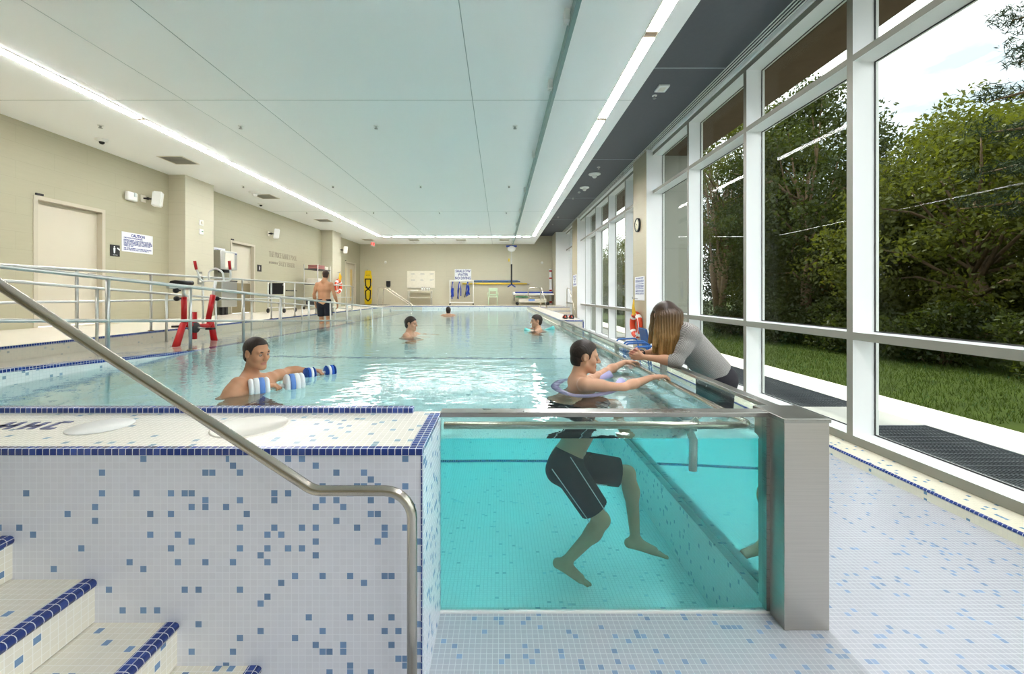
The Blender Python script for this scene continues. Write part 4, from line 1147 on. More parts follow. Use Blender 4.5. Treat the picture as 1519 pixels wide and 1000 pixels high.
# ceiling devices
CG = CZ
def vent(label, px, py):
    p = WZ(px, py, CG); e = thing('ceiling_vent', label, 'air vent', (p.x, p.y, CG-.02), 'ceiling vents')
    bm = B(); w = .27
    for a in ((-w,w,-w,-w+.03),(-w,w,w-.03,w),(-w,-w+.03,-w+.03,w-.03),(w-.03,w,-w+.03,w-.03)):
        box(bm, p.x+a[0], p.x+a[1], p.y+a[2], p.y+a[3], CG-.012, CG+.01)
    obj('frame', bm, M['offwhite'], e)
    bm = B(); box(bm, p.x-w+.03, p.x+w-.03, p.y-w+.03, p.y+w-.03, CG-.003, CG+.01); obj('backing', bm, plain('grey vent throat', (150,150,146), .7), e)
    bm = B()
    for k in range(9):
        y = p.y-.22+.055*k; obox(bm, (p.x, y, CG-.007), (1,0,0), (0,1,.5), (0,-.5,1), 2*w-.06, .034, .003)
    obj('louvres', bm, M['offwhite'], e)
for px, py, lab in ((265,237.5,'square ceiling vent nearest on the left, in front of the first pilaster'), (395,291.5,'square ceiling vent on the left, second from the front'), (480,327,'square ceiling vent on the left, third from the front'), (546,355.5,'square ceiling vent in the far left ceiling corner'), (614,356,'square ceiling vent by the far wall above the whiteboard'), (684,356,'square ceiling vent by the far wall above the SHALLOW WATER sign'), (748,356,'square ceiling vent by the far wall beside the hoist track')):
    vent(lab, px, py)
def sprink(label, px, py, z=CZ):
    p = WZ(px, py-3, z); e = thing('sprinkler', label, 'sprinkler', (p.x, p.y, z-.05), 'ceiling sprinklers')
    bm = B(); lathe(bm, (p.x,p.y,z), (0,0,-1), [(-.006,0),(-.006,.045),(.008,.04),(.012,.02)], 16); obj('escutcheon', bm, M['white'], e)
    bm = B(); lathe(bm, (p.x,p.y,z-.01), (0,0,-1), [(0,.016),(.03,.014),(.036,.030),(.040,.030),(.040,0)], 14); obj('head', bm, M['steel'], e)
for px, py, lab in ((149,189,'ceiling sprinkler at the front left, above the first door'), (357,190,'ceiling sprinkler in the front row, second from the left'), (558,190,'ceiling sprinkler in the front row near the middle'), (764,190,'ceiling sprinkler in the front row, close to the hoist track'),
    (361,279,'ceiling sprinkler in the second row, beside the left light strip'), (494,279,'ceiling sprinkler in the second row, second from the left'), (624,279,'ceiling sprinkler in the second row near the middle'), (755,279,'ceiling sprinkler in the second row beside the hoist track'),
    (455,318,'ceiling sprinkler in the third row on the left'), (554,318,'ceiling sprinkler in the third row, second from the left'), (652,318,'ceiling sprinkler in the third row near the middle'), (751,318,'ceiling sprinkler in the third row beside the hoist track')):
    sprink(lab, px, py)
def dome(name, label, px, py, z, r, mat='white', lens=None):
    p = WZ(px, py, z); e = thing(name, label, 'ceiling device', (p.x,p.y,z-.08))
    bm = B(); lathe(bm, (p.x,p.y,z), (0,0,-1), [(-.006,0),(-.006,r),(.02,r),(.03,r*.8),(.045,r*.5),(.05,0)], 20); obj('housing', bm, M[mat], e)
    bm = B(); ball(bm, (p.x,p.y,z-.05), r*.45, 12); obj('sensor', bm, M[lens or 'white'], e)
dome('dome_camera', 'small dome camera on the ceiling at the left, above the first door', 151, 207, CZ, .10, 'white', 'black')
dome('dome_camera', 'small dome camera on the ceiling by the first left pilaster', 387, 302, CZ, .10, 'white', 'black')
dome('smoke_detector', 'flat white smoke detector on the ceiling beside the second left vent', 378, 285.5, CZ, .16)
dome('dome_camera', 'black dome camera over the far wall, left of the SHALLOW WATER sign', 687, 363.5, CZ, .12, 'white', 'black')
dome('smoke_detector', 'white round detector on the dark soffit, nearer of the two discs', 882, 258, SZ, .17)
dome('smoke_detector', 'white round detector on the dark soffit, farther of the two discs', 867, 278, SZ, .15)
for px, py, lab in ((971,145,'white sprinkler on the dark soffit beside the square plate'), (888,251,'white sprinkler on the dark soffit beside the nearer round detector'), (859,288,'white sprinkler on the dark soffit just beyond the farther round detector'), (850,297,'white sprinkler on the dark soffit, third from the camera'), (828,325,'white sprinkler at the far end of the dark soffit, first of two'), (820,336,'white sprinkler at the far end of the dark soffit, last one')):
    sprink(lab, px, py, SZ)
p = WZ(982, 130, SZ); e = thing('soffit_plate', 'white square plate on the dark soffit', 'ceiling device', (p.x,p.y,SZ-.03))
bm = B(); box(bm, p.x-.09, p.x+.09, p.y-.11, p.y+.11, SZ-.03, SZ, .008); obj('cover', bm, M['white'], e)
bm = B(); box(bm, p.x-.05, p.x+.05, p.y-.07, p.y+.07, SZ-.034, SZ-.03, .002); obj('inner_panel', bm, M['offwhite'], e)
# exit sign
e = thing('exit_sign', 'small white exit sign with red lettering hanging in the far left corner', 'sign', (-6.9, 22.6, 4.28))
bm = B(); box(bm, -6.98, -6.90, 22.35, 22.85, 4.28, 4.52, .01); obj('case', bm, M['white'], e)
bm = B(); box(bm, -6.96, -6.92, 22.57, 22.63, 4.52, CZ); obj('mount', bm, M['white'], e)
text('lettering', 'EXIT', M['exit_lamp'], e, (-6.897, 22.6, 4.40), RY, UZ, .15, .003, width=.36, bold=.03)
text('lettering', 'EXIT', M['exit_lamp'], e, (-6.94, 22.348, 4.40), (1,0,0), UZ, .12, .003, width=.06, bold=.03)
# hoist track and patient lift
e = thing('hoist_track', 'long steel hoist track hung under the ceiling along the pool', 'lift track', (.755, 10, 4.42))
M['track'] = plain('teal grey painted track', (120,150,146), .35, .3)
bm = B(); box(bm, .73, .78, BY, 23.6, 4.415, 4.555, .006); obj('track', bm, M['track'], e)
for k, y in enumerate((2.2, 4.3, 5.7, 8.5, 11.4, 14.2, 17.0, 19.8, 22.6)):
    bm = B(); box(bm, .67, .73, y-.05, y+.05, 4.47, CZ, .006); ball(bm, (.70, y, 4.46), .018, 8); obj('track_hanger', bm, M['white'], e)
p = W(758.8, 369, 23.2)
e = thing('patient_hoist', 'ceiling hoist with hanging strap and spreader bar at the far end of the track', 'patient lift', (p.x, 23.2, 2.1))
bm = B(); ball(bm, (p.x,23.2,p.z), (.23,.2,.17), 20); obj('motor', bm, M['white'], e)
bm = B(); box(bm, p.x-.30, p.x+.30, 23.1, 23.3, p.z+.09, p.z+.18, .03); obj('trolley', bm, M['gurneyblue'], e)
z2 = CH-(425-VY)/F*23.2; z1_ = CH-(392-VY)/F*23.2
bm = B(); box(bm, p.x-.018, p.x+.018, 23.19, 23.21, z1_, p.z-.1); obj('strap', bm, M['galv'], e)
bm = B(); box(bm, p.x-.045, p.x+.045, 23.17, 23.23, z2+.1, z1_, .01); obj('lower_strap', bm, M['black'], e)
bm = B(); tube(bm, [(p.x-.22,23.2,z2-.04),(p.x-.1,23.2,z2+.05),(p.x,23.2,z2+.11),(p.x+.1,23.2,z2+.05),(p.x+.22,23.2,z2-.04)], .035, 10, .05); obj('spreader_bar', bm, M['gurneyblue'], e)
bm = B(); box(bm, p.x-.18, p.x-.11, 23.18, 23.22, z1_+.15, z1_+.32, .01); obj('pull_tag', bm, M['yellow'], e)
# ================================================================== LEFT DECK THINGS
# exercise bike on the ramp
bx_ = -4.74; yb0, yb1 = 6.05, 7.05
zb = lambda y: ramp_z(y)
e = thing('aqua_bike', 'red aquatic exercise bike standing on the ramp', 'exercise bike', (bx_, 6.5, zb(6.5)))
def P2(px, py): return WX(px, py, bx_)
def bar(bm, a, b, r=.035, off=0, mat=None): tube(bm, [a+Vector((off,0,0)), b+Vector((off,0,0))], r, 12)
fr = B()
sx = P2(273, 441); sb = P2(272, 480)
for s_ in (-1, 1):
    f = P2(258, 513.5); f = Vector((bx_+.012*s_, f.y, zb(f.y)+.03)); tube(fr, [sb, f], .042, 12)
    f = P2(320, 504); f = Vector((bx_+.012*s_, f.y, zb(f.y)+.03)); tube(fr, [P2(313,478), f], .042, 12)
tube(fr, [sx, P2(273, 480)], .038, 12); tube(fr, [P2(316, 438), P2(309, 474)], .040, 12); tube(fr, [P2(309,474), P2(315,490)], .036, 12)
tube(fr, [P2(272, 480), P2(288, 484), P2(308, 484), P2(313, 476)], .040, 12, .05)
obj('frame', fr, M['red'], e)
bm = B(); tube(bm, [P2(288, 463), P2(288, 503)], .038, 12); obj('crank_post', bm, M['red'], e)
bm = B(); tube(bm, [P2(273, 441), P2(272, 428)], .024, 12); tube(bm, [P2(249,426), P2(279,428)], .022, 10); obj('seat_post', bm, M['galv'], e)
p = P2(275, 420); bm = B()
prof = [(-.20,.085),(-.14,.10),(-.05,.085),(.06,.04),(.15,.022)]
vs = []
for (yy, hw) in prof:
    vs.append([bm.verts.new((p.x+hw*c_, p.y+yy, p.z+zz_)) for c_, zz_ in ((-1,-.01),(-.85,.025),(0,.038),(.85,.025),(1,-.01),(0,-.03))])
for a_, b_ in zip(vs, vs[1:]):
    for k in range(6): f = bm.faces.new((a_[k], a_[(k+1)%6], b_[(k+1)%6], b_[k])); f.smooth = True
bm.faces.new(vs[0]); bm.faces.new(vs[-1])
obj('saddle', bm, M['black'], e)
hc_ = P2(320, 417)
bm = B(); tube(bm, [P2(316,438), hc_], .024, 12); st = obj('handlebar_stem', bm, M['white'], e)
for s_, gx_, tx, ty in ((-1, 303, 293, 388), (1, 340, 332, 388)):
    g1 = Vector((bx_+s_*.30, WX(gx_, 400, bx_).y*0+hc_.y-.03, hc_.z+.18)); 
    bm = B(); tube(bm, [hc_, Vector((bx_+s_*.24, hc_.y, hc_.z)), Vector((bx_+s_*.27, hc_.y-.03, hc_.z+.12)), Vector((bx_+s_*.28, hc_.y-.06, hc_.z+.20))], .014, 10, .05); hb_ = obj('handlebar', bm, M['white'], e)
    bm = B(); tube(bm, [Vector((bx_+s_*.28, hc_.y-.06, hc_.z+.19)), Vector((bx_+s_*.285, hc_.y-.09, hc_.z+.33))], .022, 12); obj('hand_grip', bm, M['red'], hb_)
bm = B(); q = hc_; tube(bm, [q+Vector((-.12,.02,0)), q+Vector((-.12,.0,.15)), q+Vector((0,-.01,.22)), q+Vector((.12,0,.15)), q+Vector((.12,.02,0))], .015, 10, .08); obj('inner_handle', bm, M['white'], e)
for px, py in ((262,443),(261,431),(322,443)):
    q = P2(px, py); bm = B(); tube(bm, [q, q+Vector((.02,.06,0))], .012, 8); ball(bm, q, .04, 10); obj('adjustment_knob', bm, M['black'], e)
bm = B(); q = P2(288, 486); disc(bm, q+Vector((-.05,0,0)), (1,0,0), .085, .10, 20); obj('crank_hub', bm, M['darkgrey'], e)
for s_ in (-1, 1):
    bm = B(); tube(bm, [q+Vector((s_*.06,0,0)), q+Vector((s_*.09,s_*.16,-.03*s_))], .014, 8); cr = obj('crank', bm, M['galv'], e)
    bm = B(); box(bm, q.x+s_*.14-.05, q.x+s_*.14+.05, q.y+s_*.16-.05, q.y+s_*.16+.05, q.z-.03*s_-.015, q.z-.03*s_+.015, .006); obj('pedal', bm, M['black'], cr)
# commode chair, trolley
b0 = Vector((-7.2, 13.6, DECK))
e = thing('shower_chair', 'wheeled shower chair with black pads and white frame by the second left door', 'chair', b0)
bm = B(); h_ = .26
for s_ in (-1, 1):
    tube(bm, [b0+Vector((s_*h_,-.30,.10)), b0+Vector((s_*h_,-.30,.98))], .016, 10)
    tube(bm, [b0+Vector((s_*h_,.42,.10)), b0+Vector((s_*h_,.42,.50)), b0+Vector((s_*h_,-.30,.50))], .016, 10, .05)
    tube(bm, [b0+Vector((s_*h_,-.30,.16)), b0+Vector((s_*h_,.42,.16))], .016, 10)
tube(bm, [b0+Vector((-h_,-.3,.9)), b0+Vector((h_,-.3,.9))], .014, 8); tube(bm, [b0+Vector((-h_,.42,.16)), b0+Vector((h_,.42,.16))], .014, 8)
obj('frame', bm, M['white'], e)
bm = B(); box(bm, b0.x-.25, b0.x+.25, b0.y-.25, b0.y+.36, DECK+.50, DECK+.55, .02); obj('seat', bm, M['black'], e)
bm = B(); obox(bm, b0+Vector((0,-.30,.78)), (1,0,0), (0,1,-.06), (0,.06,1), .46, .05, .36); bmesh.ops.bevel(bm, geom=bm.edges[:], offset=.015, segments=2, affect='EDGES'); obj('backrest', bm, M['black'], e)
for s_ in (-1, 1):
    bm = B(); box(bm, b0.x+s_*.29-.03, b0.x+s_*.29+.03, b0.y-.22, b0.y+.40, DECK+.70, DECK+.735, .01); obj('armrest', bm, M['black'], e)
    for y_ in (-.30, .42):
        bm = B(); disc(bm, b0+Vector((s_*h_-.02,y_,.075)), (1,0,0), .075, .04, 18); obj('caster', bm, M['black'], e)
b0 = Vector((-7.45, 16.9, DECK))
e = thing('shelf_trolley', 'tall wire shelf trolley with towels beside the second left pilaster', 'shelf', b0)
for sx_ in (-.27, .27):
    for sy_ in (-.60, .60):
        bm = B(); tube(bm, [b0+Vector((sx_,sy_,.10)), b0+Vector((sx_,sy_,1.78))], .016, 10); p_ = obj('upright', bm, M['galv'], e)
        bm = B(); disc(bm, b0+Vector((sx_-.02,sy_,.06)), (1,0,0), .058, .04, 16); obj('caster', bm, M['black'], p_)
for z_ in (.16, 1.02, 1.62):
    bm = B(); box(bm, b0.x-.28, b0.x+.28, b0.y-.61, b0.y+.61, DECK+z_-.035, DECK+z_, .008); obj('shelf', bm, M['darkgrey'], e)
def pile(label, x, y, z, sx_, sy_, n, mat, th=.05):
    e = thing('folded_towel', label, 'towel', (x, y, z), 'folded towels on the trolley')
    for k in range(n):
        bm = B(); box(bm, x-sx_/2, x+sx_/2, y-sy_/2+.01*(k % 2), y+sy_/2-.01*(k % 2), z+k*th+.001, z+(k+1)*th-.001, .018, 0, 3); obj('fold', bm, M[mat], e)
pile('mauve folded towel bundle on the top trolley shelf', b0.x, b0.y-.1, DECK+1.62, .42, .62, 3, 'purple_grey', .055)
pile('white folded towel on the top trolley shelf behind the mauve bundle', b0.x, b0.y+.40, DECK+1.62, .42, .30, 3, 'towel', .045)
pile('pile of white towels on the middle trolley shelf', b0.x, b0.y-.1, DECK+1.02, .46, .80, 4, 'towel', .055)
bm = B(); box(bm, b0.x-.25, b0.x+.25, b0.y-.5, b0.y+.5, DECK+.16, DECK+.36, .02); tag(obj('storage_crate', bm, M['darkgrey']), 'dark crate on the lowest trolley shelf', 'crate')
# lifebuoys
def buoy(label, c, ax, R_, r_, rope=True):
    c = Vector(c); ax = Vector(ax).normalized(); u = Vector((0,0,1)); s_ = u.cross(ax).normalized()
    e = thing('lifebuoy', label, 'lifebuoy', c-u*(R_+r_), 'lifebuoys')
    ring = [c+(s_*math.cos(2*PI*k/40)+u*math.sin(2*PI*k/40))*R_ for k in range(40)]
    bm = B(); tube(bm, ring, r_, 14, closed=True); ri = obj('ring', bm, M['orange'], e)
    for k in range(4):
        a0 = PI/4+PI/2*k; bm = B(); pts = [c+(s_*math.cos(a0+d)+u*math.sin(a0+d))*R_ for d in (-.16,-.08,0,.08,.16)]
        tube(bm, pts, r_*1.05, 14); obj('reflective_band', bm, M['white'], ri)
    bm = B(); tube(bm, [c+(s_*math.cos(2*PI*k/32)+u*math.sin(2*PI*k/32))*(R_+r_*(.75 if k % 8 else 1.02))+ax*r_*.75 for k in range(32)], .009, 6, closed=True); obj('grab_line', bm, M['white'], e)
    bm = B(); t = c+u*(R_+.10)+ax*.06
    for k in range(7):
        a = -.5+k*.17; pts = [t+u*.26+s_*(.015*math.cos(k)), t+s_*(.12*math.sin(a*2)+.04)+u*.08+ax*.02*k*.3, t+s_*(.15*math.sin(a*2+.3))-u*.08, t-s_*.05*math.cos(k)-u*(.14+.02*(k%3)), t-s_*(.10*math.cos(a*3))+u*.02, t+u*.26]
        tube(bm, pts, .013, 7, .06)
    obj('coiled_rope', bm, M['yellow_rope'], e)
    bm = B(); tube(bm, [t+u*.28-ax*.10, t+u*.28+ax*.03, t+u*.33+ax*.03], .010, 8, .02); obj('hook', bm, M['steel'], e)
buoy('orange lifebuoy with yellow rope on the second left pilaster', (-7.65+.09, 19.35, 2.03), (1,0,0), .27, .075)
buoy('orange red lifebuoy with yellow rope on the tan pilaster by the blue chairs', (3.5-.085, 10.32, .88), (-1,0,0), .27, .07)
# ================================================================== FAR WALL
FW = FY-.001
def at(px, py, Y=FW): return W(px, py, Y)
e = thing('spine_board', 'yellow spine board with black straps hanging on the far wall', 'spine board', (at(546.5,452).x, 24, DECK+.03))
cx = at(546.5, 430).x
out = [(-.10,0),(.10,0),(.19,.05),(.21,.30),(.17,.45),(.21,.60),(.22,1.0),(.17,1.15),(.22,1.3),(.21,1.62),(.17,1.72),(.18,1.86),(.12,1.93),(-.12,1.93),(-.18,1.86),(-.17,1.72),(-.21,1.62),(-.22,1.3),(-.17,1.15),(-.22,1.0),(-.21,.60),(-.17,.45),(-.21,.30),(-.19,.05)]
bm = B(); prism(bm, [(cx+a*1.02, DECK+.03+b*1.02) for a, b in out], 'y', 24.03, 24.09); obj('board', bm, M['yellow'], e)
def strapf(pts, r=.03):
    bm = B()
    for a, b in zip(pts, pts[1:]):
        a, b = Vector((cx+a[0],24.02,DECK+a[1])), Vector((cx+b[0],24.02,DECK+b[1])); d = b-a
        obox(bm, (a+b)/2, d, (0,1,0), d.normalized().cross(Vector((0,1,0))), d.length+.03, .02, r*2)
    obj('strap', bm, M['black'], e)
strapf([(-.16,1.5),(.15,1.5),(.15,1.1),(.02,.95),(-.13,1.1),(-.15,1.5)], .03); strapf([(-.12,1.02),(.15,.82),(.12,.35),(0,.22),(-.12,.35),(-.14,.8),(.13,1.02)], .032)
bm = B(); tube(bm, [(cx,24.09,DECK+2.02),(cx,24.02,DECK+2.02),(cx,24.02,DECK+2.08)], .015, 8); obj('wall_hook', bm, M['steel'], e)
text('lettering', 'RESCUE', M['black'], e, (cx, 24.028, DECK+1.72), (1,0,0), UZ, .06, width=.22)
bm = B(); a, b = at(528,453), at(580,453); box(bm, a.x, b.x, 23.1, 24.0, DECK+.0005, DECK+.02, .006); tag(obj('rubber_mat', bm, M['black']), 'black rubber mat on the far deck below the yellow spine board', 'mat')
a, b = at(570.5,416.5), at(582.5,423.5)
e = thing('soap_dispenser', 'small black dispenser on the far wall right of the spine board', 'dispenser', ((a.x+b.x)/2, FY, b.z))
a, b = at(573.5,417), at(579.5,425)
bm = B(); box(bm, a.x, b.x, FY-.10, FY+.005, b.z, a.z, .012); obj('body', bm, M['black'], e); bm = B(); box(bm, a.x+.03, b.x-.03, FY-.09, FY-.03, b.z-.06, b.z, .006); obj('spout', bm, M['darkgrey'], e)
p = at(572,389); e = thing('motion_sensor', 'white motion sensor high on the far wall above the black dispenser', 'sensor', (p.x, FY, p.z-.06))
bm = B(); box(bm, p.x-.06, p.x+.06, FY-.05, FY+.005, p.z-.07, p.z+.07, .02); ba = obj('case', bm, M['white'], e); bm = B(); ball(bm, (p.x,FY-.05,p.z-.02), .025, 10); obj('lens', bm, M['galv'], ba)
p = at(804,390); e = thing('motion_sensor', 'white round device on the far wall at the right, above the gurney', 'sensor', (p.x, FY, p.z-.06))
bm = B(); disc(bm, (p.x,FY+.005,p.z), (0,-1,0), .07, .035, 18); ba = obj('case', bm, M['white'], e); bm = B(); ball(bm, (p.x,FY-.03,p.z), .025, 10); obj('lens', bm, M['galv'], ba)
a, b = at(604,402), at(645,427)
e = thing('whiteboard', 'white board on the far wall above the narrow table', 'whiteboard', ((a.x+b.x)/2, FY, b.z))
bm = B(); box(bm, a.x, b.x, FY-.02, FY+.004, b.z, a.z, .004); obj('board', bm, plain('cream whiteboard', (236,230,212), .3), e)
bm = B(); box(bm, a.x+.1, b.x-.1, FY-.07, FY-.02, b.z-.02, b.z+.005, .004); obj('pen_tray', bm, M['galv'], e)
bm = B(); rr = random.Random(5)
for i in range(3):
    for k in range(2):
        for q in range(2):
            x_ = a.x+.22+i*.55; z_ = a.z-.15-k*.36-q*.05; box(bm, x_, x_+rr.uniform(.14,.26), FY-.0225, FY-.0205, z_-.008, z_+.008)
obj('marker_notes', bm, plain('faint marker', (170,172,176), .7), e)
ty = 23.7; a, b = W(605.5,431,ty), W(641,431,ty)
e = thing('side_table', 'narrow steel table with lower rail under the whiteboard', 'table', ((a.x+b.x)/2, ty, DECK))
bm = B(); box(bm, a.x, b.x, ty-.22, ty+.22, a.z-.03, a.z, .004); obj('tabletop', bm, M['offwhite'], e)
for x_ in (a.x+.04, b.x-.04):
    for y_ in (ty-.19, ty+.19):
        bm = B(); tube(bm, [(x_,y_,DECK),(x_,y_,a.z-.03)], .022, 8); obj('leg', bm, M['galv'], e)
bm = B(); box(bm, a.x+.04, b.x-.04, ty-.2, ty+.2, DECK+.42, DECK+.45); obj('lower_shelf', bm, M['offwhite'], e)
for x_, lab in ((.80,'first white bottle from the left on the narrow far table'),(.93,'second white bottle from the left on the narrow far table'),(1.08,'third white bottle from the left on the narrow far table'),(1.2,'rightmost white bottle on the narrow far table')):
    ee = thing('bottle', lab, 'bottle', (a.x+x_, ty, a.z), 'bottles on the narrow table')
    bm = B(); lathe(bm, (a.x+x_,ty,a.z), UZ, [(0,0),(0,.045),(.13,.045),(.16,.02),(.17,.02),(.17,0)], 14); obj('bottle_body', bm, M['white'], ee)
    bm = B(); disc(bm, (a.x+x_,ty,a.z+.17), UZ, .022, .03, 12); obj('bottle_cap', bm, M['darkgrey'], ee)
bm = B(); box(bm, a.x+.15, a.x+.55, ty-.13, ty+.13, a.z+.0005, a.z+.03, .006); tag(obj('paper_stack', bm, M['white']), 'flat white paper stack at the left on the narrow far table', 'paper')
# shallow water sign
a, b = at(674.5,399.3), at(699,416.0)
e = thing('shallow_water_sign', 'white SHALLOW WATER NO DIVING sign in blue on the far wall', 'sign', ((a.x+b.x)/2, FY, b.z))
bm = B(); box(bm, a.x, b.x, FY-.02, FY, b.z, a.z, .004); obj('panel', bm, M['sign_white'], e)
xm = (a.x+b.x)/2; hh = a.z-b.z
for i, (s_, w_) in enumerate((('SHALLOW', .92), ('WATER', .62), ('NO DIVING', .95))):
    text('lettering', s_, M['navy'], e, (xm, FY-.022, a.z-hh*(.19+.31*i)), (1,0,0), UZ, hh*.24, width=(b.x-a.x)*w_, bold=.03)
# belt rack
ry = 23.7; a, b = W(667.5,416.5,ry), W(702,452,ry)
e = thing('belt_rack', 'white wheeled rack hung with blue flotation belts by the far wall', 'rack', ((a.x+b.x)/2, ry, DECK))
bm = B(); r_ = .028
for x_ in (a.x, b.x): tube(bm, [(x_,ry,DECK+.1),(x_,ry,a.z)], r_, 10)
tube(bm, [(a.x-.03,ry,a.z),(b.x+.03,ry,a.z)], r_*1.6, 12); tube(bm, [(a.x,ry,DECK+.14),(b.x,ry,DECK+.14)], r_*1.3, 10)
for x_ in (a.x, b.x): tube(bm, [(x_,ry-.22,DECK+.12),(x_,ry+.22,DECK+.12)], r_, 10)
obj('frame', bm, M['white'], e)
for x_ in (a.x, b.x):
    for y_ in (-.2, .2): bm = B(); disc(bm, (x_-.02,ry+y_,DECK+.05), (1,0,0), .05, .04, 14); obj('caster', bm, M['black'], e)
rr = random.Random(9)
for x_, n_, L_, lab in ((.17,5,1.12,'bunch of blue float belts at the left of the rack'), (.55,4,1.08,'bunch of blue float belts in the middle of the rack'), (1.02,5,.98,'bunch of blue float belts at the right of the rack')):
    ee = thing('float_belt', lab, 'float belt', (a.x+x_, ry, a.z-L_), 'float belts on the rack')
    for k in range(n_):
        bm = B(); x0_ = a.x+x_+rr.uniform(-.10,.10); tp = Vector((a.x+x_, ry+rr.uniform(-.05,.05), a.z-.05)); l_ = L_*rr.uniform(.8,1)
        m_ = Vector((x0_, ry+rr.uniform(-.08,.08), a.z-l_*.55)); en = Vector((x0_+rr.uniform(-.10,.10), ry, a.z-l_))
        pts = fillet([tp, m_, en], .4, 6); tube(bm, pts, .03, 6)
        obj('belt_strap', bm, M['darkgrey' if k == 0 else 'beltblue'], ee)
    bm = B(); tube(bm, [(a.x+x_,ry,a.z+.0),(a.x+x_+.01,ry-.02,a.z-.42)], .03, 8); obj('hanging_strap', bm, M['towel'], ee)
# poles on the far wall
for py, px0, px1, mt, lab in ((417,703,768,'framedblue','blue rescue pole lying along the far wall, above the yellow one'), (421,686,782,'yellow','yellow rescue pole lying along the far wall')):
    a, b = at(px0,py,FY-.08), at(px1,py,FY-.08)
    e = thing('rescue_pole', lab, 'pole', ((a.x+b.x)/2, FY-.08, a.z), 'rescue poles on the far wall')
    bm = B(); tube(bm, [a, b], .035, 12); obj('pole', bm, M[mt], e)
    for t_ in (.2, .8): bm = B(); q = a.lerp(b, t_); box(bm, q.x-.03, q.x+.03, q.y-.04, FY+.004, q.z-.05, q.z+.0, .004); obj('bracket', bm, M['steel'], e)
    bm = B(); tube(bm, [b, b+Vector((.14,0,-.03))], .022, 8); obj('pole_hook', bm, M['gurneyblue' if mt != 'yellow' else 'steel'], e)
# mint chair
cy_ = 23.4; a, b = W(724,452,cy_), W(738.5,452,cy_)
e = thing('plastic_chair', 'pale mint plastic chair against the far wall beside the belt rack', 'chair', ((a.x+b.x)/2, cy_, DECK))
x0_, x1_ = a.x, b.x
for x_ in (x0_+.03, x1_-.03):
    for y_ in (-.2, .2):
        bm = B(); tube(bm, [(x_+(.02 if x_ > xm else -.02)*0,cy_+y_,DECK),(x_,cy_+y_*.9,DECK+.46)], [.018,.024], 10); obj('leg', bm, M['mint'], e)
bm = B(); box(bm, x0_, x1_, cy_-.22, cy_+.22, DECK+.44, DECK+.49, .02); obj('seat', bm, M['mint'], e)
bm = B(); box(bm, x0_+.02, x0_+.10, cy_+.19, cy_+.23, DECK+.47, DECK+.95, .015); box(bm, x1_-.10, x1_-.02, cy_+.19, cy_+.23, DECK+.47, DECK+.95, .015); box(bm, x0_+.02, x1_-.02, cy_+.185, cy_+.235, DECK+.78, DECK+.98, .02); box(bm, x0_+.02, x1_-.02, cy_+.19, cy_+.23, DECK+.55, DECK+.63, .015); obj('backrest', bm, M['mint'], e)
for x_ in (x0_-.01, x1_+.01):
    bm = B(); tube(bm, [(x_,cy_+.2,DECK+.70),(x_,cy_-.2,DECK+.68),(x_,cy_-.2,DECK+.45)], .018, 10, .05); obj('armrest', bm, M['mint'], e)
# gurney
gy = 23.35; a, b = W(760,433,gy), W(822,452,gy)
e = thing('gurney', 'wheeled pool gurney with a blue pad at the far right corner', 'gurney', ((a.x+b.x)/2, gy, DECK))
g0, g1 = a.x, b.x
bm = B(); box(bm, g0+.15, g1-.1, gy-.3, gy+.3, DECK+.68, DECK+.76, .03); obj('pad', bm, M['gurneyblue'], e)
bm = B(); box(bm, g0+.05, g1-.03, gy-.32, gy+.32, DECK+.58, DECK+.66, .02); ball(bm, (g0+.08,gy-.2,DECK+.66), .10, 12); obj('bed_frame', bm, M['white'], e)
bm = B(); box(bm, g0+.18, g0+.9, gy-.28, gy+.28, DECK+.43, DECK+.50, .02); obj('side_strap', bm, M['green'], e)
bm = B(); box(bm, g0+.35, g1-.45, gy-.25, gy+.25, DECK+.14, DECK+.36, .05); bs = obj('base', bm, M['offwhite'], e)
bm = B(); box(bm, g0+.9, g0+1.25, gy-.262, gy-.25, DECK+.24, DECK+.34, .004); obj('label_plate', bm, M['bluefoam'], bs)
for x_ in (g0+.55, g1-.65):
    bm = B(); tube(bm, [(x_-.2,gy-.2,DECK+.36),(x_+.2,gy-.2,DECK+.58)], .025, 8); tube(bm, [(x_+.2,gy+.2,DECK+.36),(x_-.2,gy+.2,DECK+.58)], .025, 8); obj('lifting_arm', bm, M['galv'], e)
for x_ in (g0+.28, g1-.38):
    for y_ in (-.24, .24): bm = B(); disc(bm, (x_,gy+y_-.02,DECK+.09), (0,1,0), .09, .04, 18); obj('caster', bm, M['black'], e)
for x_ in (g0+.10, g1-.08): bm = B(); tube(bm, [(x_,gy-.28,DECK+.62),(x_,gy-.28,DECK+.25),(x_,gy+.28,DECK+.25),(x_,gy+.28,DECK+.62)], .018, 8, .06); obj('end_rail', bm, M['darkgrey'], e)
# rescue tube leaning at the far corner
p0_, p1_ = W(817,452,23.75), W(817,399,23.75)
e = thing('rescue_float', 'tall white and red rescue float standing in the far right corner', 'rescue float', (p0_.x, 23.75, DECK))
bm = B(); tube(bm, [Vector((p0_.x,23.75,DECK)), Vector((p1_.x,23.85,p1_.z))], .075, 16); f_ = obj('float', bm, M['whitefoam'], e)
for t_ in (.06, .38, .72, .92): 
    bm = B(); q = Vector((p0_.x,23.75,DECK)).lerp(Vector((p1_.x,23.85,p1_.z)), t_); tube(bm, [q, q+Vector((0,.003,.09))], .079, 16); obj('red_band', bm, M['red'], f_)
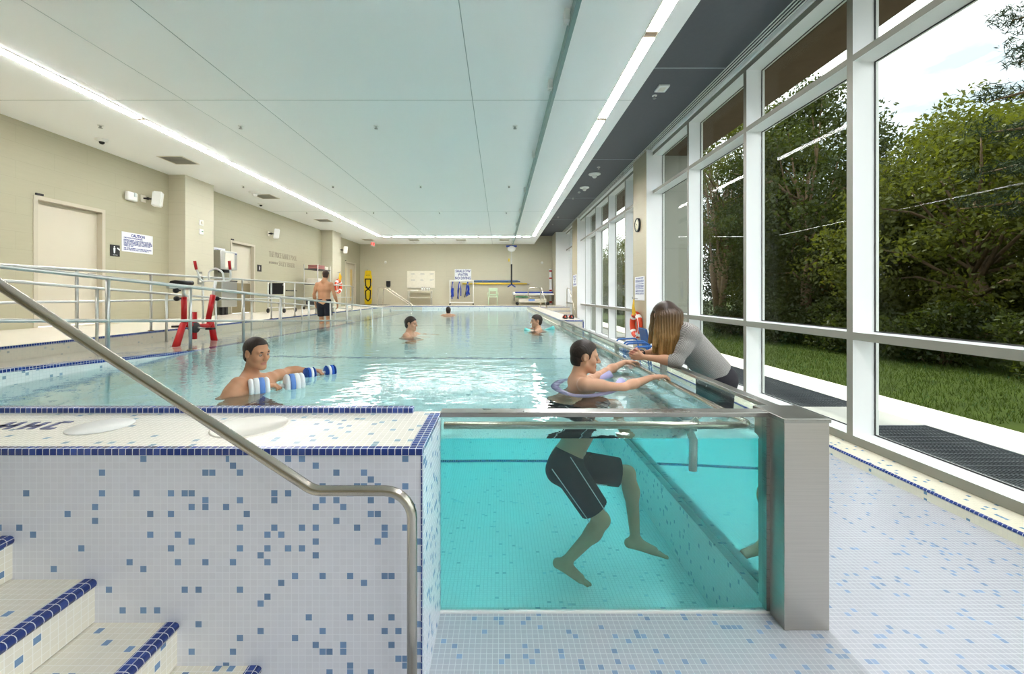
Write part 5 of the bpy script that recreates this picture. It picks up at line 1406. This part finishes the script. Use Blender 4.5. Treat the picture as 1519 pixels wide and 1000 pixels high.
# ladder grab rails, far stair rail, pool stair rail
def gtube(name, label, cat, paths, r=.020, group=None):
    e = thing(name, label, cat, paths[0][0], group)
    for p_ in paths: bm = B(); tube(bm, p_, r, 10, .10); obj('rail', bm, M['rail_steel'], e)
    return e
yl = 19.9; a = W(783,455,yl)
zz = lambda py, Y: CH-(py-VY)/F*Y
xx_ = lambda px, Y: (px-VX)/F*Y
gtube('ladder_rail', 'looped white steel grab rail on the right ledge in front of the gurney', 'grab rail',
    [[Vector((xx_(802,yl),yl,DECK)), Vector((xx_(802,yl),yl,zz(427,yl))), Vector((xx_(784,yl),yl,zz(427,yl))), Vector((xx_(783,yl),yl,zz(441,yl))), Vector((xx_(801,yl),yl,zz(441,yl)))],
     [Vector((xx_(803,yl),yl-.1,zz(427,yl))), Vector((xx_(809,yl),yl-.6,zz(457,yl-.6)))]], .022)
gtube('stair_rail', 'steel handrail of the far steps beside the last windows', 'handrail',
    [[Vector((xx_(841,20),20.0,DECK)), Vector((xx_(841,20),20.0,zz(427,20))), Vector((xx_(843,20),19.7,zz(428,19.7))), Vector((xx_(853,18.6),18.6,zz(462,18.6))), Vector((xx_(853,18.5),18.5,.0))]], .022)
ys_ = 21.7
for k, (dy, lab) in enumerate(((0,'near curved steel rail of the far left pool entry steps'), (.65,'far curved steel rail of the far left pool entry steps'))):
    y_ = ys_-.2+dy
    gtube('entry_rail', lab, 'handrail', [[Vector((xx_(560+k*8,y_),y_,DECK)), Vector((xx_(560.5+k*8,y_),y_,zz(427,y_))), Vector((xx_(570+k*6,y_),y_-.05,zz(427,y_))), Vector((xx_(613+k*4.5,y_),y_-.4,zz(454,y_-.4))), Vector((xx_(614+k*4.5,y_),y_-.4,.6))]], .022, 'pool entry rails')
# ================================================================== RIGHT SIDE
c = WX(947, 334, 3.5); e = thing('wall_clock', 'round black rimmed clock on the tan pilaster', 'clock', (3.5, c.y, c.z-.17))
bm = B(); lathe(bm, c, (-1,0,0), [(0,0),(0,.175),(.045,.175),(.05,.165),(.05,.15),(.035,.148)], 32); obj('rim', bm, M['black'], e)
bm = B(); disc(bm, c, (-1,0,0), .15, .036, 32); fc = obj('dial', bm, M['clock_face'], e)
bm = B()
for k in range(12):
    a_ = PI*k/6; obox(bm, c+Vector((-.037,math.sin(a_)*.125,math.cos(a_)*.125)), (1,0,0), (0,math.cos(a_),-math.sin(a_)), (0,math.sin(a_),math.cos(a_)), .002, .008, .025)
obj('hour_marks', bm, M['black'], fc)
for L_, a_ in ((.08, 1.1), (.12, -.3)):
    bm = B(); obox(bm, c+Vector((-.040,math.sin(a_)*L_*.45,math.cos(a_)*L_*.45)), (1,0,0), (0,math.cos(a_),-math.sin(a_)), (0,math.sin(a_),math.cos(a_)), .003, .012, L_); obj('hand', bm, M['black'], fc)
def rsign(name, label, px0, px1, py0, py1, head, lines, X=3.5):
    a, b = WX(px1, py0, X), WX(px0, py1, X); b2 = WX(px1, py1, X)
    e = thing(name, label, 'sign', (X, (a.y+b.y)/2, b2.z))
    bm = B(); box(bm, X-.012, X-.001, a.y, b.y, b2.z, a.z, .003); obj('panel', bm, M['sign_white'], e)
    ym = (a.y+b.y)/2; wd = b.y-a.y; hh = a.z-b2.z
    return e, ym, wd, hh, a.z
e, ym, wd, hh, zt = rsign('pool_rules_sign', 'white pool regulations notice in blue print on the tan pilaster below the clock', 942.5, 956.5, 409.5, 446, '', 0)
text('lettering', 'POOL REGULATIONS', M['navy'], e, (3.487, ym, zt-hh*.07), (0,-1,0), UZ, hh*.055, width=wd*.8, bold=.02)
zz_ = .16
for i, (n_, tx) in enumerate(((3,'NO PERSON INFECTED WITH A COMMUNICABLE\nDISEASE OR HAVING OPEN SORES ON HIS\nBODY SHALL ENTER THE POOL'), (1,'NO PERSON SHALL BRING A GLASS CONTAINER'), (3,'ONTO THE DECK OR INTO THE POOL. NO\nPERSON SHALL POLLUTE THE WATER IN THE\nPOOL IN ANY MANNER'), (1,'NO PERSON SHALL ENGAGE IN BOISTEROUS PLAY'), (2,'THE MAXIMUM NUMBER OF BATHERS\nPERMITTED ON THE DECK'), (2,'EMERGENCY TELEPHONE\nLOCATED IN THE OFFICE'))):
    for q, l_ in enumerate(tx.split('\n')):
        text('lettering', l_, M['navy'], e, (3.487, ym, zt-hh*(zz_+.036*q)), (0,-1,0), UZ, hh*.026, width=wd*.86, bold=.02)
    zz_ += .036*n_+.035
e, ym, wd, hh, zt = rsign('no_diving_sign', 'cream sign with two blue words on the far tan pilaster', 850.2, 855.6, 407, 424.5, '', 0)
text('lettering', 'SHALLOW\nWATER', M['navy'], e, (3.487, ym, zt-hh*.28), (0,-1,0), UZ, hh*.17, width=wd*.85, bold=.03)
text('lettering', 'NO\nDIVING', M['navy'], e, (3.487, ym, zt-hh*.72), (0,-1,0), UZ, hh*.17, width=wd*.8, bold=.03)
# blue armchairs, facing the pool
def blue_chair():
    b0 = Vector((0,0,0))
    e = thing('armchair', 'blue armchair beside the lifebuoy, the farther of the two', 'chair', b0, 'blue armchairs by the windows')
    for s_ in (-1, 1):
        bm = B(); y_ = s_*.27
        tube(bm, [Vector((-.25,y_,0)), Vector((-.25,y_,.64)), Vector((.22,y_,.66)), Vector((.30,y_,0))], .017, 10, .09); obj('arm_frame', bm, M['framedblue'], e, True)
    bm = B(); tube(bm, [Vector((-.23,-.27,.40)), Vector((-.23,.27,.40))], .015, 8); tube(bm, [Vector((.24,-.27,.42)), Vector((.24,.27,.42))], .015, 8); obj('cross_bar', bm, M['framedblue'], e, True)
    bm = B(); box(bm, -.24, .23, -.25, .25, .41, .45, .018); obj('seat', bm, M['chairblue'], e, True)
    bm = B(); obox(bm, Vector((.29,0,.68)), (1,0,.22), (0,1,0), (-.22,0,1), .035, .48, .48)
    for v in bm.verts: v.co.x += .06*(1-(v.co.y/.24)**2)*0
    bmesh.ops.bevel(bm, geom=bm.edges[:], offset=.016, segments=3, affect='EDGES'); obj('backrest', bm, M['chairblue'], e, True)
    return e
ch = blue_chair(); ch.location = (2.86, 8.95, 0); BASE[ch.name] = Vector(ch.location)
dup(ch, (2.80, 8.10, 0), 'blue armchair nearest the woman, in front of the other one')
# shoes on the ledge
for k, (dx, lab) in enumerate(((0,'left water shoe, black with orange, on the corner of the tiled ledge'), (.16,'right water shoe, black with orange, on the corner of the tiled ledge'))):
    p = Vector((1.66+dx, 10.5, 1.03)); e = thing('water_shoe', lab, 'shoe', p, 'water shoes on the ledge')
    bm = B(); box(bm, p.x-.05, p.x+.05, p.y-.14, p.y+.14, p.z, p.z+.02, .008); obj('sole', bm, M['black'], e)
    bm = B(); ball(bm, p+Vector((0,.07,.04)), (.048,.075,.04), 12); obj('upper', bm, M['orange'], e)
    bm = B(); tube(bm, [p+Vector((-.045,-.10,.02)), p+Vector((-.03,-.11,.09)), p+Vector((.03,-.11,.09)), p+Vector((.045,-.10,.02))], .016, 8, .02); obj('heel', bm, M['black'], e)
# floats and noodles
def dumbbell(label, c, ax, R_, th, gap, scheme, tilt=0):
    c, ax = Vector(c), nrm(ax); e = thing('foam_dumbbell', label, 'dumbbell', c-Vector((0,0,R_)), 'foam dumbbells')
    bm = B(); tube(bm, [c-ax*gap, c+ax*gap], .014, 10); obj('bar', bm, M['white'], e)
    for s_ in (-1, 1):
        z = gap*s_; w = th/len(scheme)
        for k, mt in enumerate(scheme):
            a_ = c+ax*(s_*(gap+w*k)); bm = B(); e_ = .012 if k in (0, len(scheme)-1) else .003
            disc(bm, a_, ax*s_, R_, w, 32, 0, e_); obj('foam_disc', bm, M[mt], e)
dumbbell('white foam dumbbell with blue stripes held near the camera', d1, (.80,.60,.02), .085, .140, .055, ('whitefoam','bluefoam','whitefoam','whitefoam'))
dumbbell('blue and white foam dumbbell held at arm length', d2, (.72,.66,0), .062, .092, .046, ('blueplastic','whitefoam','blueplastic','blueplastic'))
def noodle(label, pts, r, mat):
    pts = fillet(pts, .35, 10); e = thing('pool_noodle', label, 'pool noodle', pts[0])
    bm = B(); tube(bm, pts, r, 16); n_ = obj('foam_tube', bm, M[mat], e)
    for a_, b_ in ((pts[0], pts[1]), (pts[-1], pts[-2])):
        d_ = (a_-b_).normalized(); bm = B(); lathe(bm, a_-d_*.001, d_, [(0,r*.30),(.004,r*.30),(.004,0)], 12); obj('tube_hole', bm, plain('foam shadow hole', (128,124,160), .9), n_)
noodle('lavender pool noodle looped behind the man at the glass wall', [Vector((1.005,3.40,.915)), Vector((.86,3.20,.845)), Vector((.58,3.02,.835)), Vector((.42,3.36,.850)), Vector((.58,3.72,.83)), Vector((.84,3.68,.83)), Vector((1.00,3.70,.925))], .034, 'lavender')
noodle('aqua pool noodle around the black haired swimmer on the right', [Vector((.52,8.62,.905)), Vector((.66,8.60,.86)), Vector((.72,9.05,.80)), Vector((.95,9.08,.82)), Vector((1.00,8.85,.86)), Vector((1.15,8.75,.935))], .042, 'aqua')
# ================================================================== OUTSIDE
M['terrace'] = plain('pale concrete terrace', (226,222,214), .85, var=.05, scale=3)
t = NT('lawn soil'); n_ = t.noise(2.5, 4, t.pos()); t.princ(t.mix(n_, lin((34,44,16)), lin((62,76,28))), .95, 0, .1); M['lawn'] = t.m
M['grate'] = plain('dark galvanised grate', (112,116,122), .5, .4)
M['wood'] = plain('dark cedar soffit', (104,84,68), .6, var=.15, scale=5)
def leafmat(name, c1, c2, tr):
    t = NT(name); o = t.n('NewGeometry')
    f = t.noise(1.3, 2, t.pos()); g = t.noise(14, 2, t.pos())
    c = t.mix(t.math('ADD', t.math('MULTIPLY', f, .5), t.math('MULTIPLY', g, .5)), lin(c1), lin(c2))
    d = t.n('BsdfDiffuse'); t.l(c, d.inputs[0]); tl = t.n('BsdfTranslucent'); t.l(t.mix(.5, c, lin(c2)), tl.inputs[0])
    mx = t.n('MixShader'); mx.inputs[0].default_value = tr; t.l(d.outputs[0], mx.inputs[1]); t.l(tl.outputs[0], mx.inputs[2])
    gl = t.n('BsdfGlossy'); gl.inputs['Roughness'].default_value = .45; gl.inputs['Color'].default_value = (.8,.85,.8,1)
    m2 = t.n('MixShader'); m2.inputs[0].default_value = .02; t.l(mx.outputs[0], m2.inputs[1]); t.l(gl.outputs[0], m2.inputs[2])
    t.l(m2.outputs[0], t.out.inputs['Surface']); return t.m
M['leaf'] = leafmat('maple leaf green', (30,40,11), (104,110,30), .42)
M['leaf2'] = leafmat('deep leaf green', (22,32,10), (70,80,23), .38)
M['needle'] = leafmat('pine needle', (24,36,22), (48,60,34), .12)
M['blade'] = leafmat('grass blade', (34,48,14), (82,100,32), .3)
M['bark'] = plain('grey brown bark', (112,92,66), .9, var=.3, scale=12)
bm = B(); box(bm, 5.8, 70, -12, 110, -.1, .06)
struct(obj('lawn_ground', bm, M['lawn']))
bm = B(); box(bm, 4.0, 5.0, -6, 70, -.1, .02); box(bm, 5.0, 5.8, -6, 70, -.1, .10)
for a, b in ((4.84, 5.64), (9.4, 10.9), (15.0, 16.2), (20,70)): box(bm, 4.0, 5.0, a, b, .02, .10)
struct(obj('terrace', bm, M['terrace']))
for i, (a, b, lab) in enumerate(((-5.0, 4.84, 'dark steel floor grate outside the nearest window'), (5.64, 9.4, 'dark steel floor grate outside the windows behind the woman'), (10.9, 15.0, 'dark steel floor grate outside the farther windows'))):
    e = thing('floor_grate', lab, 'grate', (4.5, (a+b)/2, .05), 'floor grates on the terrace')
    bm = B(); x = 4.03
    while x < 4.98: box(bm, x, x+.010, a+.02, b-.02, .06, .098); x += .040
    obj('bearing_bars', bm, M['grate'], e)
    bm = B(); y = a+.06
    while y < b-.03: box(bm, 4.02, 4.98, y, y+.010, .075, .096); y += .095
    obj('cross_bars', bm, M['grate'], e)
    bm = B(); box(bm, 4.97, 5.0, a, b, .03, .104); box(bm, 4.0, 4.02, a, b, .03, .10); box(bm, 4.0, 5.0, b-.02, b, .03, .102); obj('edge_frame', bm, M['grate'], e)
bm = B(); box(bm, 3.94, 4.7, -12, 26, 4.95, 5.5); box(bm, LX-.4, 4.7, -6, 26, 5.45, 5.7)
struct(obj('roof_overhang', bm, M['wood']))
def leaves(rng, centers, radii, n_each, size, flat=.75):
    C = np.repeat(centers, n_each, 0); Rr = np.repeat(radii, n_each)[:,None]; n = len(C)
    d = rng.normal(size=(n,3)); d /= np.linalg.norm(d, axis=1)[:,None]
    p = C+d*Rr*rng.uniform(.25,1,(n,1))**.6*np.array([1,1,flat])
    a = rng.normal(size=(n,3)); a /= np.linalg.norm(a, axis=1)[:,None]
    b = np.cross(a, rng.normal(size=(n,3))); b /= np.linalg.norm(b, axis=1)[:,None]
    s = size*rng.uniform(.6,1.3,(n,1)); a = a*s; b = b*s*.62
    return np.stack([p-a, p+b*.8-a*.25, p+a, p-b*.8-a*.25], 1).reshape(-1,3)
def leafmesh(name, V, mat, parent):
    me = bpy.data.meshes.new(name); n = len(V)
    me.vertices.add(n); me.vertices.foreach_set('co', V.astype('f').ravel())
    me.loops.add(n); me.loops.foreach_set('vertex_index', np.arange(n, dtype='i4'))
    me.polygons.add(n//4); me.polygons.foreach_set('loop_start', np.arange(0, n, 4, dtype='i4'))
    me.materials.append(mat); me.update(calc_edges=True)
    return link(name, me, parent, True)
def tree(label, loc, seed, H, Rc, mat, nb=90, nl=70, size=.10, low=.18, stems=1, group='broadleaf trees on the lawn', name='broadleaf_tree'):
    rng = np.random.default_rng(seed); rr = random.Random(seed)
    e = thing(name, label, 'tree', loc, group)
    cz = H*(low+1)/2; rz = H*(1-low)/2
    d = rng.normal(size=(nb,3)); d /= np.linalg.norm(d, axis=1)[:,None]
    C = d*rng.uniform(.45,1,(nb,1))**.5*np.array([Rc,Rc,rz]); C[:,:2] *= (1-.35*np.clip(C[:,2:]/rz, -.2, 1)); C[:,2] += cz
    rad = rng.uniform(.45,.85,nb)*Rc*.36
    leafmesh('foliage', leaves(rng, C, rad, nl, size), mat, e)
    bm = B()
    for k in range(stems):
        o = Vector((rr.uniform(-.2,.2), rr.uniform(-.2,.2), 0))*(k > 0)
        top = Vector((rr.uniform(-.5,.5)*Rc*.6*(stems > 1), rr.uniform(-.6,.6)*Rc*(stems > 1)*.8, H*rr.uniform(.6,.75)))
        m_ = o.lerp(top, .45)+Vector((rr.uniform(-.2,.2), rr.uniform(-.2,.2), 0))
        pts = fillet([o-Vector((0,0,.2)), m_, top], 3, 6); n = len(pts)
        r0 = .17 if stems == 1 else .13
        tube(bm, pts, [r0*(1.15-.95*i/(n-1)) for i in range(n)], 9)
    obj('trunk', bm, M['bark'], e, True)
    bm = B()
    for k in range(26):
        c = Vector([float(v) for v in C[k*3 % nb]]); s0 = Vector((0,0,rr.uniform(.25,.6)*H)); s0 = Vector((0,0,min(s0.z, c.z*.8)))
        mid = s0.lerp(c, .5)+Vector((rr.uniform(-.2,.2),rr.uniform(-.2,.2),.25))
        tube(bm, [s0, mid, c], [.055,.035,.012], 6)
    obj('branches', bm, M['bark'], e, True)
    return e
ordw = ['first','second','third','fourth','fifth','sixth','seventh','eighth','ninth','tenth','eleventh','twelfth']
t1 = tree('broad maple filling the nearest big window pane', (12.2, 10.6, .06), 11, 6.0, 3.0, M['leaf'], 150, 230, .066, .06)
t2 = tree('tall deep green tree behind the second pane from the right', (11.6, 15.6, .06), 12, 9.4, 3.1, M['leaf2'], 180, 200, .075, .05)
t3 = tree('many stemmed tree with bare curving trunks beyond the third pane', (10.6, 19.6, .06), 13, 10.6, 3.3, M['leaf'], 150, 170, .075, .36, 7)
def sc(o, s): o.scale = (s, s, s); return o
sc(dup(t1, (15.0, 13.2, .06), 'maple behind the nearest one, its crown rising between the first two panes', rz=1.3), 1.25)
sc(dup(t1, (13.6, 6.2, .06), 'maple at the right edge of the view behind the dark pine', rz=2.2), .98)
sc(dup(t2, (15.2, 21.5, .06), 'tall tree behind the many stemmed one', rz=.8), 1.12)
sc(dup(t2, (11.5, 25.2, .06), 'deep green tree left of the many stemmed one', rz=2.0), .95)
sc(dup(t1, (12.0, 38.5, .06), 'maple seen through the panes left of the clock pilaster, nearer one', rz=.4), 1.15)
sc(dup(t1, (13.0, 50.0, .06), 'maple seen through the panes left of the clock pilaster, farther one', rz=3.1), 1.0)
sc(dup(t1, (14.5, 64.0, .06), 'small far maple low against the bright sky in the far panes', rz=4.0), .85)
sc(dup(t2, (18.5, 10.0, .06), 'deep green tree far back behind the nearest maple', rz=4.4), .66)
sc(dup(t2, (17.5, 28.0, .06), 'deep green tree far back beyond the pilaster', rz=5.0), .9)
for (x, y, z_, k, lab) in ((17.5,14.8,1.1,t1,'broad maple in the second row behind the big window mullion'),(18.0,19.0,1.2,t1,'broad maple in the second row behind the tall deep green tree'),(17.0,24.5,1.2,t1,'broad maple in the second row seen between the bare curving trunks'),(18.5,7.0,1.1,t1,'broad maple in the second row at the right edge behind the pine'),(22.0,16.5,1.0,t2,'tall green tree in the third row behind the big window mullion'),(22.5,12.0,.8,t2,'tall green tree in the third row behind the nearest maple'),(21.0,34.0,1.1,t1,'broad maple in the second row beyond the clock pilaster')):
    sc(dup(k, (x, y, .06), lab, rz=x+y), z_)
# shrubs along the lawn edge
def shrub(label, loc, seed, r):
    rng = np.random.default_rng(seed); e = thing('shrub', label, 'shrub', loc, 'shrubs along the lawn edge')
    nb = 26; d = rng.normal(size=(nb,3)); d /= np.linalg.norm(d, axis=1)[:,None]; C = d*np.array([r*.7,r*.9,r*.65])*rng.uniform(.4,1,(nb,1)); C[:,2] = np.abs(C[:,2]+r*.55)+.1
    leafmesh('foliage', leaves(rng, C, np.full(nb, r*.42), 200, .05), M['leaf2'], e)
    bm = B()
    for k in range(7): c = Vector([float(v) for v in C[k]]); tube(bm, [Vector((c.x*.2,c.y*.2,-.1)), c*.6, c], [.02,.014,.006], 6)
    obj('stems', bm, M['bark'], e, True); return e
s1 = shrub('dark shrub at the lawn edge beyond the nearest pane, right hand side', (10.0, 7.2, .06), 31, 1.0)
for (x, y, k, lab) in ((9.9,9.3,1.1,'dark shrub at the lawn edge beyond the nearest pane, left hand side'), (9.8,11.5,1.2,'dark shrub at the lawn edge right of the big window mullion'), (9.3,13.6,1.1,'dark shrub at the lawn edge left of the big window mullion'), (9.3,16.0,1.2,'dark shrub at the foot of the tall deep green tree'), (9.6,21.8,1.2,'dark shrub to the left of the bare curving trunks'), (9.4,24.5,1.1,'second dark shrub to the left of the bare curving trunks'), (9.5,28.0,1.3,'nearer shrub beyond the panes left of the clock pilaster'), (9.2,33.0,1.2,'middle shrub beyond the panes left of the clock pilaster'), (9.4,39.0,1.3,'farthest shrub beyond the panes left of the clock pilaster')):
    sc(dup(s1, (x,y,.06), lab, rz=x*y), k)
# pine at the right edge
rng = np.random.default_rng(41); e = thing('pine_tree', 'dark pine whose boughs reach in at the upper right edge', 'tree', (10.3, 7.0, .06))
C = []; bmb = B(); rr = random.Random(41)
for k in range(26):
    z = 2.9+k*.16; a = k*2.4; L = 1.7*(1-.45*k/26); tip = Vector((math.cos(a)*L, math.sin(a)*L, z+.2)); tube(bmb, [Vector((0,0,z)), tip*.6+Vector((0,0,z*.4+.1)), tip], [.05,.03,.012], 6)
    for q in range(5): f = .45+.14*q; C.append([tip.x*f+rr.uniform(-.15,.15), tip.y*f+rr.uniform(-.15,.15), z+.25*f+rr.uniform(-.05,.15)])
C = np.array(C); V = leaves(rng, C, np.full(len(C), .30), 120, .06, .6)
q = V.reshape(-1,4,3); mid = q.mean(1, keepdims=True); ax_ = (q[:,2:3]-q[:,0:1])/2; q = np.concatenate([mid-ax_*1.4, mid+(q[:,1:2]-mid)*.28, mid+ax_*1.4, mid+(q[:,3:4]-mid)*.28], 1)
leafmesh('needles', q.reshape(-1,3), M['needle'], e)
tube(bmb, [(0,0,-.2),(.05,0,3),(0,0,7.4)], [.18,.14,.03], 10); obj('trunk', bmb, M['bark'], e, True)
# grass blades
rng = np.random.default_rng(5); n = 42000
x = rng.uniform(5.82, 11.0, n); y = rng.uniform(5, 26, n); h = rng.uniform(.03,.09,n); a = rng.uniform(0,6.28,n); w = .006
p = np.stack([x,y,np.full(n,.055)],1); s_ = np.stack([np.cos(a)*w,np.sin(a)*w,0*a],1); tp = p+np.stack([rng.normal(0,.02,n),rng.normal(0,.02,n),h],1)
V = np.stack([p-s_, p+s_, tp+s_*.3, tp-s_*.3],1).reshape(-1,3)
g_ = leafmesh('grass', V, M['blade'], None); tag(g_, 'short mown grass of the lawn outside', 'grass', kind='stuff')
# ================================================================== LIGHT, SKY, CAMERA
w = bpy.data.worlds.new('sky'); scene.world = w; w.use_nodes = True; nt = w.node_tree; nt.nodes.clear()
def wn(t, **k):
    n = nt.nodes.new('ShaderNode'+t)
    for a, b in k.items(): setattr(n, a, b)
    return n
out = wn('OutputWorld'); bg = wn('Background'); tc = wn('TexCoord'); mp = wn('Mapping'); mp.inputs['Scale'].default_value = (1.2,1.2,3.2)
no = wn('TexNoise'); no.inputs['Scale'].default_value = 2.1; no.inputs['Detail'].default_value = 6; no.inputs['Roughness'].default_value = .55
cr = wn('ValToRGB'); cr.color_ramp.elements[0].position = .36; cr.color_ramp.elements[0].color = (.27,.32,.37,1)
cr.color_ramp.elements[1].position = .58; cr.color_ramp.elements[1].color = (.95,.98,1.04,1)
L = nt.links.new
L(tc.outputs['Generated'], mp.inputs[0]); L(mp.outputs[0], no.inputs['Vector']); L(no.outputs['Fac'], cr.inputs[0]); L(cr.outputs[0], bg.inputs[0]); L(bg.outputs[0], out.inputs[0])
bg.inputs[1].default_value = 3.0
sun = bpy.data.lights.new('sun', 'SUN'); sun.energy = 6; sun.angle = .009; sun.color = (1,.95,.86)
so = bpy.data.objects.new('sun', sun); COL.objects.link(so)
dirn = Vector((.06, -.62, -1.0))                      # the way the light travels
so.rotation_euler = dirn.to_track_quat('-Z', 'Y').to_euler(); so.location = (8, 20, 20)
cam = bpy.data.cameras.new('camera'); cam.sensor_fit = 'HORIZONTAL'; cam.sensor_width = 36
cam.lens = 36*F/1519; cam.shift_x = (759.5-VX)/1519; cam.shift_y = -(500-VY)/1519; cam.clip_start = .05; cam.clip_end = 400
co = bpy.data.objects.new('camera', cam); COL.objects.link(co); co.location = (0,0,CH); co.rotation_euler = (PI/2,0,0)
scene.camera = co
vs = scene.view_settings; vs.view_transform = 'Standard'; vs.look = 'None'; vs.exposure = 0.52; vs.gamma = 1.0; vs.use_curve_mapping = False
cy = scene.cycles
cy.max_bounces = 12; cy.diffuse_bounces = 6; cy.glossy_bounces = 5; cy.transmission_bounces = 8; cy.transparent_max_bounces = 16; cy.volume_bounces = 0
cy.caustics_reflective = False; cy.caustics_refractive = True; cy.sample_clamp_indirect = 40.0; cy.sample_clamp_direct = 0; cy.blur_glossy = .5
cy.use_denoising = True
